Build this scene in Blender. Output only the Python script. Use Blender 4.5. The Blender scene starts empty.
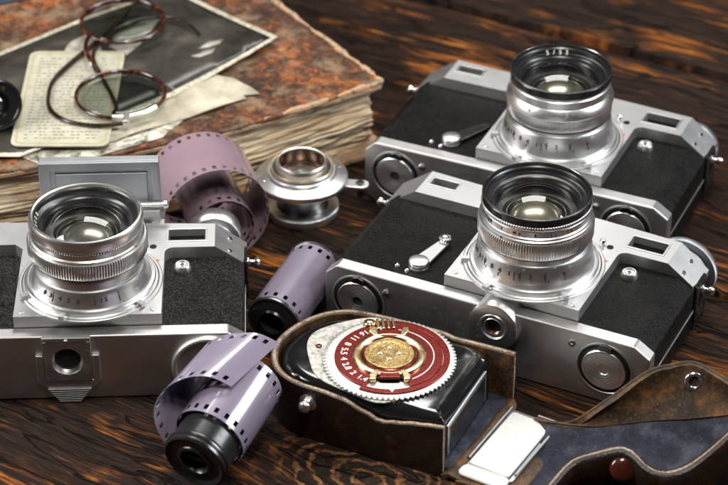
import bpy, bmesh, math, random
from math import sin, cos, pi, radians, sqrt, atan2, exp
from mathutils import Vector, Matrix
random.seed(7)
S = 0.001                      # everything below is written in millimetres
SC = bpy.context.scene
COL = SC.collection

# ------------------------------------------------------------------ camera, light, exposure
EL, DIST, FPX = 0.591, 1088.949, 2316.555
cd = bpy.data.cameras.new('view_camera')
cam = bpy.data.objects.new('view_camera', cd); COL.objects.link(cam)
cam.location = Vector((0, -cos(EL) * DIST, sin(EL) * DIST)) * S
cam.rotation_euler = (pi / 2 - EL, 0, 0)
cd.sensor_width = 36; cd.lens = FPX * 36 / 728
cd.clip_start = 0.02; cd.clip_end = 20
cd.dof.use_dof = True; cd.dof.focus_distance = 0.985; cd.dof.aperture_fstop = 13.5
SC.camera = cam
w = bpy.data.worlds.new('World'); SC.world = w; w.use_nodes = True
w.node_tree.nodes['Background'].inputs[0].default_value = (0.80, 0.88, 1, 1)
w.node_tree.nodes['Background'].inputs[1].default_value = 0.014

def area(name, loc, aim, sx, sy, watts, col):
    l = bpy.data.lights.new(name, 'AREA'); l.shape = 'RECTANGLE'
    l.size = sx * S; l.size_y = sy * S; l.energy = watts; l.color = col
    o = bpy.data.objects.new(name, l); COL.objects.link(o)
    o.location = Vector(loc) * S
    d = (Vector(aim) - Vector(loc)); o.rotation_euler = d.to_track_quat('-Z', 'Y').to_euler()
area('softbox_back', (40, 500, 860), (0, -20, 0), 560, 260, 7.2, (1, .97, .93))
area('softbox_left', (-720, -90, 450), (-20, -60, 20), 260, 460, 8.0, (1, .98, .95))
area('softbox_right', (700, -90, 480), (20, -60, 20), 220, 420, 6.5, (.94, .97, 1))
area('softbox_top', (60, -420, 900), (0, 20, 0), 170, 170, 6.5, (1, .95, .86))
SC.view_settings.view_transform = 'Standard'; SC.view_settings.look = 'None'
SC.view_settings.exposure = 0.0; SC.view_settings.gamma = 1
SC.cycles.use_denoising = True
SC.cycles.max_bounces = 12; SC.cycles.transmission_bounces = 10; SC.cycles.glossy_bounces = 6
SC.cycles.caustics_reflective = False; SC.cycles.caustics_refractive = False
SC.cycles.sample_clamp_indirect = 6

# ------------------------------------------------------------------ node helpers
class NT:
    def __init__(s, name):
        s.m = bpy.data.materials.new(name); s.m.use_nodes = True
        s.t = s.m.node_tree; s.n = s.t.nodes; s.bsdf = s.n['Principled BSDF']
        s.tc = s.n.new('ShaderNodeTexCoord')
    def link(s, a, b): s.t.links.new(a, b)
    def node(s, typ, **kw):
        x = s.n.new(typ)
        for k, v in kw.items(): setattr(x, k, v)
        return x
    def put(s, x, key, v):
        if v is None: return
        if hasattr(v, 'links'): s.link(v, x.inputs[key])
        else: x.inputs[key].default_value = v
    def coord(s, scale=(1, 1, 1), rz=0, loc=(0, 0, 0), which='Object'):
        # object coordinates in millimetres, turned and stretched
        a = s.node('ShaderNodeMapping', vector_type='POINT'); s.link(s.tc.outputs[which], a.inputs[0])
        k = 1000.0 if which == 'Object' else 1.0
        a.inputs['Scale'].default_value = (k, k, k); a.inputs['Rotation'].default_value = (0, 0, rz)
        b = s.node('ShaderNodeMapping', vector_type='POINT'); s.link(a.outputs[0], b.inputs[0])
        b.inputs['Scale'].default_value = scale; b.inputs['Location'].default_value = loc
        return b.outputs[0]
    def noise(s, vec, scale=1.0, detail=4, rough=.55, dist=0.0, out=0):
        x = s.node('ShaderNodeTexNoise'); s.link(vec, x.inputs['Vector'])
        x.inputs['Scale'].default_value = scale; x.inputs['Detail'].default_value = detail
        x.inputs['Roughness'].default_value = rough; x.inputs['Distortion'].default_value = dist
        return x.outputs[out]
    def voronoi(s, vec, scale=1.0, feature='F1', rnd=1.0, out=0):
        x = s.node('ShaderNodeTexVoronoi', feature=feature); s.link(vec, x.inputs['Vector'])
        x.inputs['Scale'].default_value = scale
        x.inputs['Randomness'].default_value = rnd
        return x.outputs[out]
    def ramp(s, fac, stops, interp='LINEAR'):
        x = s.node('ShaderNodeValToRGB'); x.color_ramp.interpolation = interp; s.link(fac, x.inputs[0])
        e = x.color_ramp.elements
        while len(e) < len(stops): e.new(0.5)
        for i, (p, c) in enumerate(stops):
            e[i].position = p
            if not hasattr(c, '__len__'): c = (c, c, c)
            e[i].color = (c[0], c[1], c[2], 1)
        return x.outputs[0]
    def mix(s, f, a, b, mode='MIX'):
        x = s.node('ShaderNodeMix', data_type='RGBA', blend_type=mode)
        s.put(x, 0, f)
        for k, v in ((6, a), (7, b)):
            if hasattr(v, 'links'): s.link(v, x.inputs[k])
            else: x.inputs[k].default_value = (v[0], v[1], v[2], 1)
        return x.outputs[2]
    def math(s, op, a, b=None, c=None, clamp=False):
        x = s.node('ShaderNodeMath', operation=op, use_clamp=clamp)
        s.put(x, 0, a); s.put(x, 1, b); s.put(x, 2, c)
        return x.outputs[0]
    def bump(s, h, strength=.3, dist=.2, prev=None):
        x = s.node('ShaderNodeBump'); s.link(h, x.inputs['Height'])
        x.inputs['Strength'].default_value = strength; x.inputs['Distance'].default_value = dist * S
        if prev is not None: s.link(prev, x.inputs['Normal'])
        return x.outputs[0]
    def set(s, **kw):
        names = dict(color='Base Color', metal='Metallic', rough='Roughness', normal='Normal', ior='IOR', trans='Transmission Weight',
                     coat='Coat Weight', coat_rough='Coat Roughness', aniso='Anisotropic', spec='Specular IOR Level',
                     sheen='Sheen Weight', sss='Subsurface Weight', alpha='Alpha', tint='Specular Tint')
        for k, v in kw.items():
            i = s.bsdf.inputs[names[k]]
            if hasattr(v, 'links'): s.link(v, i)
            elif hasattr(v, '__len__'): i.default_value = (v[0], v[1], v[2], 1)
            else: i.default_value = v
        return s.m

M = {}
def metal(name, col, r0, r1, spots=0.25, grain=None, bump=.05, dirt=(.25, .22, .17), micro=.12):
    n = NT(name)
    c = n.coord(); big = n.noise(c, .09, 5, .6); fine = n.noise(c, 2.6, 3, .6)
    if grain: fine = n.noise(n.coord(grain), 1.0, 3, .6)
    r = n.math('MULTIPLY_ADD', big, (r1 - r0) * 1.6, r0 - (r1 - r0) * .3)
    r = n.math('MULTIPLY_ADD', n.math('SUBTRACT', fine, .5), micro, r)
    sp = n.ramp(n.noise(c, .55, 6, .75), [(.60, 0), (.74, 1)])
    colr = n.mix(n.math('MULTIPLY', sp, spots), col, dirt)
    scr = n.ramp(n.noise(n.coord((.9, .035, .4), rz=.5), 1.0, 3, .7), [(.64, 0), (.67, 1)])
    r = n.math('MULTIPLY_ADD', scr, .10, r)
    r = n.math('MULTIPLY_ADD', sp, .25, r)
    n.set(color=colr, metal=1, rough=r, normal=n.bump(fine, bump, .1))
    M[name] = n.m
metal('chrome', (.80, .80, .80), .28, .36, spots=.10, bump=.008, micro=.04)
metal('satin', (.47, .47, .47), .42, .52, bump=.10, spots=.12)
metal('face', (.54, .53, .525), .36, .45, bump=.05, spots=.08)
metal('bright', (.86, .85, .84), .18, .25, spots=.08, bump=.006, micro=.04)
metal('warm_chrome', (.80, .785, .755), .27, .34, spots=.12, bump=.008, micro=.04)
metal('gold', (.78, .58, .33), .14, .26, spots=.5, dirt=(.35, .17, .05))
metal('dull_gold', (.66, .50, .24), .26, .42, spots=.9, dirt=(.16, .10, .03), bump=.4)
metal('grey_metal', (.36, .38, .40), .38, .5, bump=.08)
metal('dark_metal', (.12, .12, .12), .22, .35)
metal('bronze', (.20, .13, .10), .22, .34)
metal('dish', (.62, .61, .58), .40, .55, bump=.5)

def plain(name, col, rough, **kw):
    n = NT(name); f = n.noise(n.coord(), .5, 4, .6)
    rr = n.math('MULTIPLY_ADD', f, .18, rough - .09)
    c2 = tuple(x * .75 for x in col)
    M[name] = n.set(color=n.mix(f, c2, tuple(min(1, x * 1.2) for x in col)), rough=rr, **kw)
plain('black_paint', (.010, .010, .011), .22)
plain('black_matt', (.012, .012, .013), .55)
plain('black_plastic', (.013, .013, .015), .30)
plain('orange_dot', (.8, .13, .02), .4)
plain('ink', (.02, .02, .02), .5)
plain('white_paint', (.78, .76, .70), .4)
plain('white_plastic', (.62, .62, .59), .42)
n = NT('aged_white'); c = n.coord(); b = n.noise(c, .35, 7, .75)
M['aged_white'] = n.set(color=n.ramp(b, [(.35, (.16, .155, .14)), (.52, (.46, .45, .41)), (.7, (.60, .59, .55))]), rough=.3, metal=.3)
n = NT('grainy_brass'); c = n.coord(); b = n.noise(c, 1.1, 7, .8); g_ = n.noise(c, .16, 4, .6)
col = n.ramp(b, [(.34, (.05, .028, .008)), (.47, (.36, .24, .08)), (.58, (.72, .56, .27)), (.7, (.85, .74, .45))])
M['grainy_brass'] = n.set(color=n.mix(n.ramp(g_, [(.5, 0), (.7, .7)]), col, (.12, .07, .02)), metal=1, rough=n.math('MULTIPLY_ADD', b, .3, .18), normal=n.bump(b, .9, .35))
plain('brown_button', (.055, .012, .006), .2, coat=.5)

# black enamel of the light meter: glossy with dust and rubbed specks
n = NT('enamel'); c = n.coord()
sp = n.ramp(n.noise(c, .9, 7, .85), [(.63, 0), (.70, .8)])
M['enamel'] = n.set(color=n.mix(sp, (.008, .008, .009), (.10, .10, .10)), rough=n.math('MULTIPLY_ADD', n.noise(c, .2, 4), .2, .04), coat=.4, coat_rough=.08)

# pebbled leatherette
def leatherette(name, scale, strength, lo, hi, rough, patch, spec=.13):
    n = NT(name); c = n.coord()
    wv = n.node('ShaderNodeVectorMath', operation='ADD'); n.link(c, wv.inputs[0])
    nn = n.noise(c, .9, 2, .5, out=1); n.link(nn, wv.inputs[1])
    v = n.voronoi(wv.outputs[0], scale, 'SMOOTH_F1')
    fine = n.noise(c, 3.2, 3, .6)
    h = n.math('MULTIPLY_ADD', fine, .5, v)
    dust = n.ramp(n.noise(c, .10, 6, .7), [(.42, 0), (.62, 1)])
    col = n.mix(n.ramp(v, [(.15, 1), (.5, 0)]), lo, hi)
    col = n.mix(n.math('MULTIPLY', dust, patch), col, (.11, .105, .095))
    rr = n.math('MULTIPLY_ADD', dust, .2, rough)
    M[name] = n.set(color=col, rough=rr, spec=spec, normal=n.bump(h, strength, .5))
leatherette('leatherette', 1.15, .9, (.0018, .0018, .0018), (.010, .010, .010), .36, .03)
leatherette('leatherette_dull', 1.3, 1.0, (.002, .002, .002), (.042, .040, .038), .36, .07)

# worn brown case leather: the outside, the rough cut edge, the inside
n = NT('case_leather'); c = n.coord()
a = n.noise(c, .12, 6, .65); b = n.noise(c, 1.6, 5, .7)
col = n.ramp(a, [(.3, (.005, .003, .002)), (.55, (.014, .006, .004)), (.78, (.045, .018, .008))])
M['case_leather'] = n.set(color=col, rough=n.math('MULTIPLY_ADD', b, .3, .25), normal=n.bump(n.math('ADD', n.voronoi(c, 1.1), n.math('MULTIPLY', b, .8)), .35, .35))
n = NT('leather_edge'); c = n.coord()
a = n.noise(c, .18, 5, .7); b = n.noise(c, 1.4, 5, .75)
col = n.ramp(a, [(.30, (.10, .055, .03)), (.46, (.36, .27, .19)), (.62, (.44, .34, .25)), (.72, (.42, .16, .04)), (.82, (.30, .24, .19))])
col = n.mix(n.ramp(b, [(.35, 1), (.55, 0)]), col, (.06, .035, .02))
M['leather_edge'] = n.set(color=col, rough=.75, normal=n.bump(b, .8, .5))
n = NT('leather_inside'); c = n.coord()
a = n.noise(c, .10, 8, .75); b = n.noise(c, .6, 8, .8)
col = n.ramp(a, [(.30, (.007, .004, .002)), (.46, (.032, .016, .006)), (.58, (.10, .046, .012)), (.70, (.24, .095, .020))])
col = n.mix(n.ramp(b, [(.55, 0), (.70, 1)]), col, (.20, .14, .075))
M['leather_inside'] = n.set(color=col, rough=n.math('MULTIPLY_ADD', b, .3, .38), normal=n.bump(b, .8, .5))
n = NT('blue_lining'); c = n.coord()
a = n.noise(c, .07, 6, .7); b = n.noise(c, .8, 8, .85)
col = n.ramp(a, [(.30, (.010, .011, .017)), (.50, (.026, .029, .044)), (.72, (.085, .09, .115))])
col = n.mix(n.ramp(b, [(.58, 0), (.70, .8)]), col, (.22, .23, .28))
col = n.mix(n.ramp(n.noise(c, .32, 5, .8), [(.64, 0), (.70, 1)]), col, (.11, .06, .03))
M['blue_lining'] = n.set(color=col, rough=.85, normal=n.bump(b, .9, .5), spec=.2)

# undeveloped film: lilac emulsion with a soft gloss
def film(name, c1, c2, rough):
    n = NT(name); c = n.coord()
    a = n.noise(c, .06, 4, .6); sp = n.ramp(n.noise(c, 1.1, 5, .8), [(.68, 0), (.73, 1)])
    col = n.mix(a, c1, c2); col = n.mix(n.math('MULTIPLY', sp, .6), col, (.7, .7, .72))
    M[name] = n.set(color=col, rough=n.math('MULTIPLY_ADD', a, .12, rough), coat=.6, coat_rough=.08)
film('film_lilac', (.165, .140, .198), (.225, .195, .262), .24)
film('film_mauve', (.21, .145, .18), (.28, .20, .24), .15)

# red paint of the dial
n = NT('red_paint'); c = n.coord(); b = n.noise(c, 1.2, 5, .7)
M['red_paint'] = n.set(color=n.ramp(b, [(.25, (.06, .002, .001)), (.6, (.19, .007, .002)), (.8, (.28, .028, .008))]), rough=.22, coat=.15, metal=.45, normal=n.bump(b, .25, .2))
# tortoise shell
n = NT('tortoise'); c = n.coord(); b = n.noise(c, .28, 4, .6, .6)
M['tortoise'] = n.set(color=n.ramp(b, [(.40, (.010, .004, .003)), (.56, (.055, .014, .006)), (.70, (.20, .055, .012))]), rough=.16, coat=.8, coat_rough=.06)
n = NT('cable_black'); c = n.coord(); b = n.noise(c, .5, 4, .6)
M['cable_black'] = n.set(color=n.ramp(b, [(.4, (.006, .004, .003)), (.75, (.06, .022, .010))]), rough=.25)
# glass
def clear(name, tint, rough, ior):
    n = NT(name); n.n.remove(n.bsdf); out = n.n['Material Output']
    tr = n.node('ShaderNodeBsdfTransparent'); tr.inputs[0].default_value = (*tint, 1)
    gs = n.node('ShaderNodeBsdfGlossy'); gs.inputs['Roughness'].default_value = rough
    lw = n.node('ShaderNodeLayerWeight'); lw.inputs[0].default_value = .5; r0 = ((ior - 1) / (ior + 1)) ** 2
    mx = n.node('ShaderNodeMixShader'); n.link(n.math('MULTIPLY_ADD', n.math('POWER', lw.outputs['Facing'], 4.5), .9, r0), mx.inputs[0]); n.link(tr.outputs[0], mx.inputs[1]); n.link(gs.outputs[0], mx.inputs[2]); n.link(mx.outputs[0], out.inputs[0])
    M[name] = n.m
clear('spectacle_glass', (.80, .82, .80), .03, 1.4)
clear('lens_glass', (.95, .94, .88), .03, 1.6)
for nm_, c1_, c2_ in (('coated_clear', (.10, .10, .10), (.38, .38, .37)), ('coated_green', (.10, .10, .085), (.36, .36, .31))):
    n = NT(nm_); b = n.noise(n.coord(), .12, 3)
    M[nm_] = n.set(color=n.mix(b, c1_, c2_), rough=.26, coat=1.0, coat_rough=.02, metal=.8)
n = NT('coated_glass'); c = n.coord(); b = n.noise(c, .1, 3)
M['coated_glass'] = n.set(color=n.mix(b, (.14, .13, .11), (.42, .40, .34)), rough=.26, coat=1.0, coat_rough=.02, ior=1.8, metal=.75)
n = NT('window_glass'); M['window_glass'] = n.set(color=(.010, .010, .008), rough=.05, coat=1.0, coat_rough=.02)
n = NT('dark_glass'); M['dark_glass'] = n.set(color=(.02, .022, .02), rough=.05, coat=1.0, metal=.2)

# aged wood of the table, charred and rubbed to orange on the ridges, with one knot
n = NT('burnt_wood'); RZ = radians(29.5)
g = n.coord((1, 1, 1), rz=RZ)                       # x along the grain, y across, in mm
kn = n.node('ShaderNodeVectorMath', operation='SUBTRACT'); n.link(g, kn.inputs[0])
KX, KY = 2 + 0, -172.0
kx = KX * cos(RZ) - KY * sin(RZ); ky = KX * sin(RZ) + KY * cos(RZ)
kn.inputs[1].default_value = (kx, ky, 0)
ks = n.node('ShaderNodeVectorMath', operation='MULTIPLY'); n.link(kn.outputs[0], ks.inputs[0]); ks.inputs[1].default_value = (.62, 1, 0)
wob = n.noise(g, .07, 4, .6, out=1)
wb = n.node('ShaderNodeVectorMath', operation='MULTIPLY_ADD'); n.link(wob, wb.inputs[0]); wb.inputs[1].default_value = (14, 14, 0); n.link(ks.outputs[0], wb.inputs[2])
wc = n.node('ShaderNodeVectorMath', operation='SUBTRACT'); n.link(wb.outputs[0], wc.inputs[0]); wc.inputs[1].default_value = (7, 7, 0)
ln = n.node('ShaderNodeVectorMath', operation='LENGTH'); n.link(wc.outputs[0], ln.inputs[0])
kd = ln.outputs['Value']
# the grain bows round the knot
sep = n.node('ShaderNodeSeparateXYZ'); n.link(g, sep.inputs[0])
ksep = n.node('ShaderNodeSeparateXYZ'); n.link(kn.outputs[0], ksep.inputs[0])
fall = n.math('DIVIDE', 900.0, n.math('ADD', n.math('POWER', kd, 2.0), 500.0))
bow = n.math('MULTIPLY', ksep.outputs[1], n.math('MULTIPLY', fall, -.45))
sway = n.math('MULTIPLY', n.math('SUBTRACT', n.noise(n.coord((.010, .016, .01), rz=RZ), 1.0, 3, .5), .5), 18.0)
qy = n.math('ADD', n.math('ADD', sep.outputs[1], bow), sway)
cmb = n.node('ShaderNodeCombineXYZ'); n.link(sep.outputs[0], cmb.inputs[0]); n.link(qy, cmb.inputs[1])
def st(sx, sy, det, ro, off=0):
    mp = n.node('ShaderNodeMapping'); n.link(cmb.outputs[0], mp.inputs[0]); mp.inputs['Scale'].default_value = (sx, sy, 1); mp.inputs['Location'].default_value = (off, off * .7, off)
    return n.noise(mp.outputs[0], 1.0, det, ro)
wide = st(.014, .18, 5, .62)          # ridges 5 mm wide
mid = st(.03, .42, 5, .65, 5)
fine = st(.07, 1.6, 7, .75, 9)
patch = st(.013, .030, 4, .6, 21)
rub = n.math('ADD', n.math('MULTIPLY', n.ramp(wide, [(.50, 0), (.60, 1)]), n.ramp(patch, [(.48, 0), (.60, 1)])),
             n.math('MULTIPLY', n.ramp(mid, [(.57, 0), (.66, .7)]), n.ramp(patch, [(.46, 0), (.58, 1)])), clamp=True)
ring = n.math('SINE', n.math('MULTIPLY', n.math('ADD', kd, n.math('MULTIPLY', mid, 5.0)), 1.15))
kmask = n.ramp(n.math('DIVIDE', kd, 60.0), [(.32, 1), (.58, 0)])
kring = n.math('MULTIPLY', n.ramp(ring, [(.2, 0), (.8, 1)]), n.ramp(n.noise(g, .16, 5, .7), [(.40, 0), (.58, 1)]))
base = n.ramp(fine, [(.30, (.003, .002, .0015)), (.48, (.020, .0095, .0055)), (.72, (.085, .036, .017))])
base = n.mix(n.ramp(mid, [(.35, 1), (.52, 0)]), base, (.004, .0025, .002))
orange = n.ramp(n.math('MULTIPLY_ADD', fine, .6, n.math('MULTIPLY', mid, .4)), [(.32, (.05, .014, .005)), (.48, (.34, .095, .012)), (.64, (.74, .28, .042))])
crk = st(.010, .10, 3, .5, 33)
crack = n.ramp(n.math('ABSOLUTE', n.math('SUBTRACT', crk, .5)), [(.004, 1), (.014, 0)])
pore = n.ramp(st(.22, 2.6, 2, .5, 40), [(.30, 1), (.36, 0)])
pit = n.noise(n.coord((.35, .9, .6), rz=RZ), 1.0, 7, .8)
rub2 = n.math('MULTIPLY', n.math('MULTIPLY', rub, n.ramp(fine, [(.36, .05), (.50, 1)])), n.ramp(pit, [(.34, .2), (.46, 1)]))
colw = n.mix(rub2, base, orange)
colw = n.mix(n.math('MULTIPLY_ADD', pore, .7, crack, clamp=True), colw, (.003, .002, .0015))
kcol = n.mix(kring, (.018, .012, .009), n.ramp(n.noise(g, .6, 4, .7), [(.35, (.20, .065, .018)), (.6, (.42, .19, .07)), (.75, (.5, .33, .18))]))
colw = n.mix(n.math('MULTIPLY', kmask, .8), colw, kcol)
h = n.math('ADD', n.math('MULTIPLY', wide, 1.2), n.math('ADD', n.math('MULTIPLY', mid, .7), n.math('MULTIPLY', fine, .35)))
h = n.math('ADD', h, n.math('MULTIPLY', n.math('MULTIPLY', ring, kmask), .12)); h = n.math('MULTIPLY_ADD', pit, .30, h); h = n.math('MULTIPLY_ADD', crack, -.9, h); h = n.math('MULTIPLY_ADD', pore, -.25, h)
rr = n.math('ADD', n.math('MULTIPLY_ADD', fine, .30, .20), n.math('MULTIPLY', rub2, .16))
M['burnt_wood'] = n.set(color=colw, rough=rr, normal=n.bump(h, 1.0, 2.6), spec=.25)

# book: marbled red-brown cover, page edges, spine cloth
n = NT('book_cover'); c = n.coord()
a = n.noise(c, .055, 6, .7); b = n.noise(c, .17, 9, .80, .8); f = n.noise(c, 1.5, 4, .7); big = n.noise(c, .022, 4, .6)
b = n.math('MULTIPLY_ADD', n.math('SUBTRACT', big, .5), .42, b)
col = n.ramp(b, [(.38, (.016, .008, .005)), (.49, (.060, .026, .013)), (.555, (.11, .040, .015)), (.60, (.33, .090, .014)), (.64, (.17, .070, .028)), (.72, (.40, .28, .17))])
col = n.mix(n.ramp(a, [(.50, 0), (.64, .8)]), col, n.ramp(f, [(.3, (.05, .028, .016)), (.62, (.34, .25, .16))]))
M['book_cover'] = n.set(color=col, rough=n.math('MULTIPLY_ADD', f, .3, .42), spec=.3, normal=n.bump(n.math('ADD', b, n.math('MULTIPLY', f, .4)), .7, .6))
n = NT('cover_edge'); c = n.coord(); b = n.noise(c, .30, 6, .7)
M['cover_edge'] = n.set(color=n.ramp(b, [(.35, (.16, .09, .05)), (.5, (.40, .30, .20)), (.62, (.52, .20, .05)), (.75, (.5, .40, .28))]), rough=.8, normal=n.bump(b, .7, .6))
n = NT('pages'); 
a = n.noise(n.coord((.014, .014, .55), rz=0), 1.0, 5, .6); f = n.noise(n.coord((.05, .05, 2.6)), 1.0, 5, .7); c = n.coord(); b = n.noise(c, .05, 5, .65)
col = n.ramp(a, [(.30, (.40, .28, .16)), (.44, (.70, .55, .36)), (.60, (.84, .72, .53)), (.75, (.88, .80, .65))])
col = n.mix(n.ramp(f, [(.32, 1), (.44, 0)]), col, (.20, .12, .055)); col = n.mix(n.ramp(b, [(.52, 0), (.74, .6)]), col, (.42, .25, .11))
M['pages'] = n.set(color=col, rough=.85, normal=n.bump(n.math('ADD', a, f), .9, 1.2))
plain('blue_cloth', (.022, .028, .045), .6)

# papers
n = NT('paper_old'); c = n.coord(); b = n.noise(c, .06, 6, .7); f = n.noise(c, .9, 4, .7)
M['paper_old'] = n.set(color=n.mix(n.ramp(f, [(.55, 0), (.75, .5)]), n.ramp(b, [(.3, (.28, .25, .18)), (.6, (.50, .46, .36))]), (.28, .22, .14)), rough=.8, normal=n.bump(n.noise(c, .12, 3), .7, 2.0))
n = NT('photo_dark'); c = n.coord(); b = n.noise(c, .035, 5, .6, .5); f = n.noise(c, .8, 4, .7)
col = n.ramp(b, [(.30, (.012, .011, .009)), (.55, (.045, .041, .034)), (.72, (.10, .09, .075)), (.80, (.26, .25, .21))])
col = n.mix(n.ramp(f, [(.68, 0), (.73, .6)]), col, (.4, .38, .32))
M['photo_dark'] = n.set(color=col, rough=.30, normal=n.bump(n.noise(c, .03, 2), .5, 3.0))
n = NT('photo_pale'); c = n.coord(); b = n.noise(c, .11, 6, .7, .8)
M['photo_pale'] = n.set(color=n.ramp(b, [(.36, (.03, .028, .022)), (.48, (.28, .26, .2)), (.6, (.62, .6, .5))]), rough=.4)
n = NT('photo_border'); c = n.coord(); b = n.noise(c, .5, 5, .7)
M['photo_border'] = n.set(color=n.ramp(b, [(.35, (.30, .26, .18)), (.6, (.66, .62, .50))]), rough=.5)
n = NT('photo_figure'); c = n.coord(); b = n.noise(c, .12, 5, .6)
M['photo_figure'] = n.set(color=n.ramp(b, [(.35, (.16, .15, .13)), (.65, (.46, .44, .38))]), rough=.35)
n = NT('card_cream'); c = n.coord(); b = n.noise(c, .05, 6, .7); f = n.noise(c, .8, 4, .7)
M['card_cream'] = n.set(color=n.mix(n.ramp(f, [(.6, 0), (.75, .4)]), n.ramp(b, [(.3, (.27, .255, .19)), (.65, (.44, .425, .345))]), (.3, .25, .15)), rough=.65)
plain('card_line', (.34, .30, .12), .6)
plain('card_ink', (.13, .13, .09), .7)

# ------------------------------------------------------------------ mesh helpers (millimetres)
def finish(name, bm, mat, parent=None, bevel=0, seg=2, ang=32, smooth=True, mats=None):
    bmesh.ops.recalc_face_normals(bm, faces=bm.faces[:])
    bmesh.ops.scale(bm, vec=(S, S, S), verts=bm.verts[:])
    me = bpy.data.meshes.new(name); bm.to_mesh(me); bm.free()
    for m_ in (mats or [mat]): me.materials.append(M[m_])
    if smooth:
        for p in me.polygons: p.use_smooth = True
        if not bevel: me.set_sharp_from_angle(angle=radians(ang))
    o = bpy.data.objects.new(name, me); COL.objects.link(o)
    if parent: o.parent = parent
    if bevel:
        b = o.modifiers.new('bevel', 'BEVEL'); b.width = bevel * S; b.segments = seg
        b.limit_method = 'ANGLE'; b.angle_limit = radians(ang); b.harden_normals = True
    return o
def tag(o, label=None, cat=None, group=None, kind=None):
    for k, v in (('label', label), ('category', cat), ('group', group), ('kind', kind)):
        if v: o[k] = v
    return o
def empty(name, loc, rz, label, cat, group=None):
    o = bpy.data.objects.new(name, None); COL.objects.link(o); o.location = Vector(loc) * S; o.rotation_euler = (0, 0, rz)
    o.empty_display_size = .02
    return tag(o, label, cat, group)
I4 = Matrix.Identity(4)
def T(x, y, z): return Matrix.Translation((x, y, z))
RX = lambda a: Matrix.Rotation(a, 4, 'X')
RY = lambda a: Matrix.Rotation(a, 4, 'Y')
RZm = lambda a: Matrix.Rotation(a, 4, 'Z')
FACE = RX(pi / 2)          # lathe axis +z -> -y (towards the viewer from the bottom plate)

def box(bm, x0, x1, y0, y1, z0, z1, mat=I4):
    vs = [bm.verts.new(mat @ Vector(p)) for p in ((x0, y0, z0), (x1, y0, z0), (x1, y1, z0), (x0, y1, z0), (x0, y0, z1), (x1, y0, z1), (x1, y1, z1), (x0, y1, z1))]
    for f in ((0, 3, 2, 1), (4, 5, 6, 7), (0, 1, 5, 4), (1, 2, 6, 5), (2, 3, 7, 6), (3, 0, 4, 7)): bm.faces.new([vs[i] for i in f])
    return vs
def prism(bm, pts, z0, z1, mat=I4, holes=()):
    """polygon in xy (with holes) extruded from z0 to z1"""
    new = []; es = []
    for loop in [pts] + list(holes):
        vs = [bm.verts.new((x, y, z0)) for x, y in loop]; new += vs
        es += [bm.edges.new((vs[i], vs[(i + 1) % len(vs)])) for i in range(len(vs))]
    if holes: r = bmesh.ops.triangle_fill(bm, edges=es, use_beauty=True); fs = [g_ for g_ in r['geom'] if isinstance(g_, bmesh.types.BMFace)]
    else: fs = [bm.faces.new(new)]
    ex = bmesh.ops.extrude_face_region(bm, geom=fs, use_keep_orig=True)
    top = [v for v in ex['geom'] if isinstance(v, bmesh.types.BMVert)]
    for v in top: v.co.z = z1
    for v in new + top: v.co = mat @ v.co
    return new + top
def lathe(bm, prof, N=64, mat=I4, fn=None, closed=False, a0=0, a1=2 * pi):
    rings = []; full = abs(a1 - a0 - 2 * pi) < 1e-6; cnt = N if full else N + 1
    for (r, z) in prof:
        if r < 1e-6: rings.append([bm.verts.new(mat @ Vector((0, 0, z)))] * cnt); continue
        row = []
        for i in range(cnt):
            t = a0 + (a1 - a0) * i / N
            rr = r * (fn(t, r, z, i) if fn else 1)
            row.append(bm.verts.new(mat @ Vector((rr * cos(t), rr * sin(t), z))))
        rings.append(row)
    pairs = list(zip(rings, rings[1:])) + ([(rings[-1], rings[0])] if closed else [])
    for a, b in pairs:
        for i in range(N):
            j = (i + 1) % cnt
            q = []
            for v in (a[i], a[j], b[j], b[i]):
                if v not in q: q.append(v)
            if len(q) > 2: bm.faces.new(q)
def knurl(bm, r, z0, z1, teeth, depth, mat=I4, lip=.35, rin=None):
    N = teeth * 4
    pat = (0, -depth, -depth, 0)
    fn = lambda t, rr, z, i: 1 + (pat[i % 4] / r if abs(rr - r) < 1e-6 else 0)
    ri = rin if rin else r - 3
    lathe(bm, [(ri, z0), (r - depth - .15, z0), (r, z0 + lip), (r, z1 - lip), (r - depth - .15, z1), (ri, z1)], N, mat, fn, closed=True)
def tube(bm, pts, rad, N=10, cap=True, closed=False):
    pts = [Vector(p) for p in pts]; n_ = len(pts); rows = []; up = Vector((0, 0, 1)); prev = None
    for i, p in enumerate(pts):
        a = pts[(i - 1) % n_] if (closed or i) else p; b = pts[(i + 1) % n_] if (closed or i < n_ - 1) else p
        t = (b - a).normalized()
        if prev is None:
            nrm = t.orthogonal().normalized() if abs(t.dot(up)) > .95 else (up - t * up.dot(t)).normalized()
        else: nrm = (prev - t * prev.dot(t)).normalized()
        prev = nrm; bi = t.cross(nrm); r = rad(i / (n_ - 1)) if callable(rad) else rad
        rows.append([bm.verts.new(p + nrm * cos(k * 2 * pi / N) * r + bi * sin(k * 2 * pi / N) * r) for k in range(N)])
    for i in range(n_ if closed else n_ - 1):
        a, b = rows[i], rows[(i + 1) % n_]
        for k in range(N): bm.faces.new((a[k], a[(k + 1) % N], b[(k + 1) % N], b[k]))
    if cap and not closed: bm.faces.new(rows[0]); bm.faces.new(rows[-1])
def smooth_path(ctrl, per=8, closed=False):
    P_ = [Vector(p) for p in ctrl]; out = []; n_ = len(P_)
    for i in range(n_ if closed else n_ - 1):
        g_ = lambda k: P_[k % n_] if closed else P_[max(0, min(n_ - 1, k))]
        p0, p1, p2, p3 = g_(i - 1), g_(i), g_(i + 1), g_(i + 2)
        for k in range(per):
            t = k / per
            out.append(.5 * ((2 * p1) + (p2 - p0) * t + (2 * p0 - 5 * p1 + 4 * p2 - p3) * t * t + (3 * p1 - p0 - 3 * p2 + p3) * t ** 3))
    if not closed: out.append(P_[-1])
    return out
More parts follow.
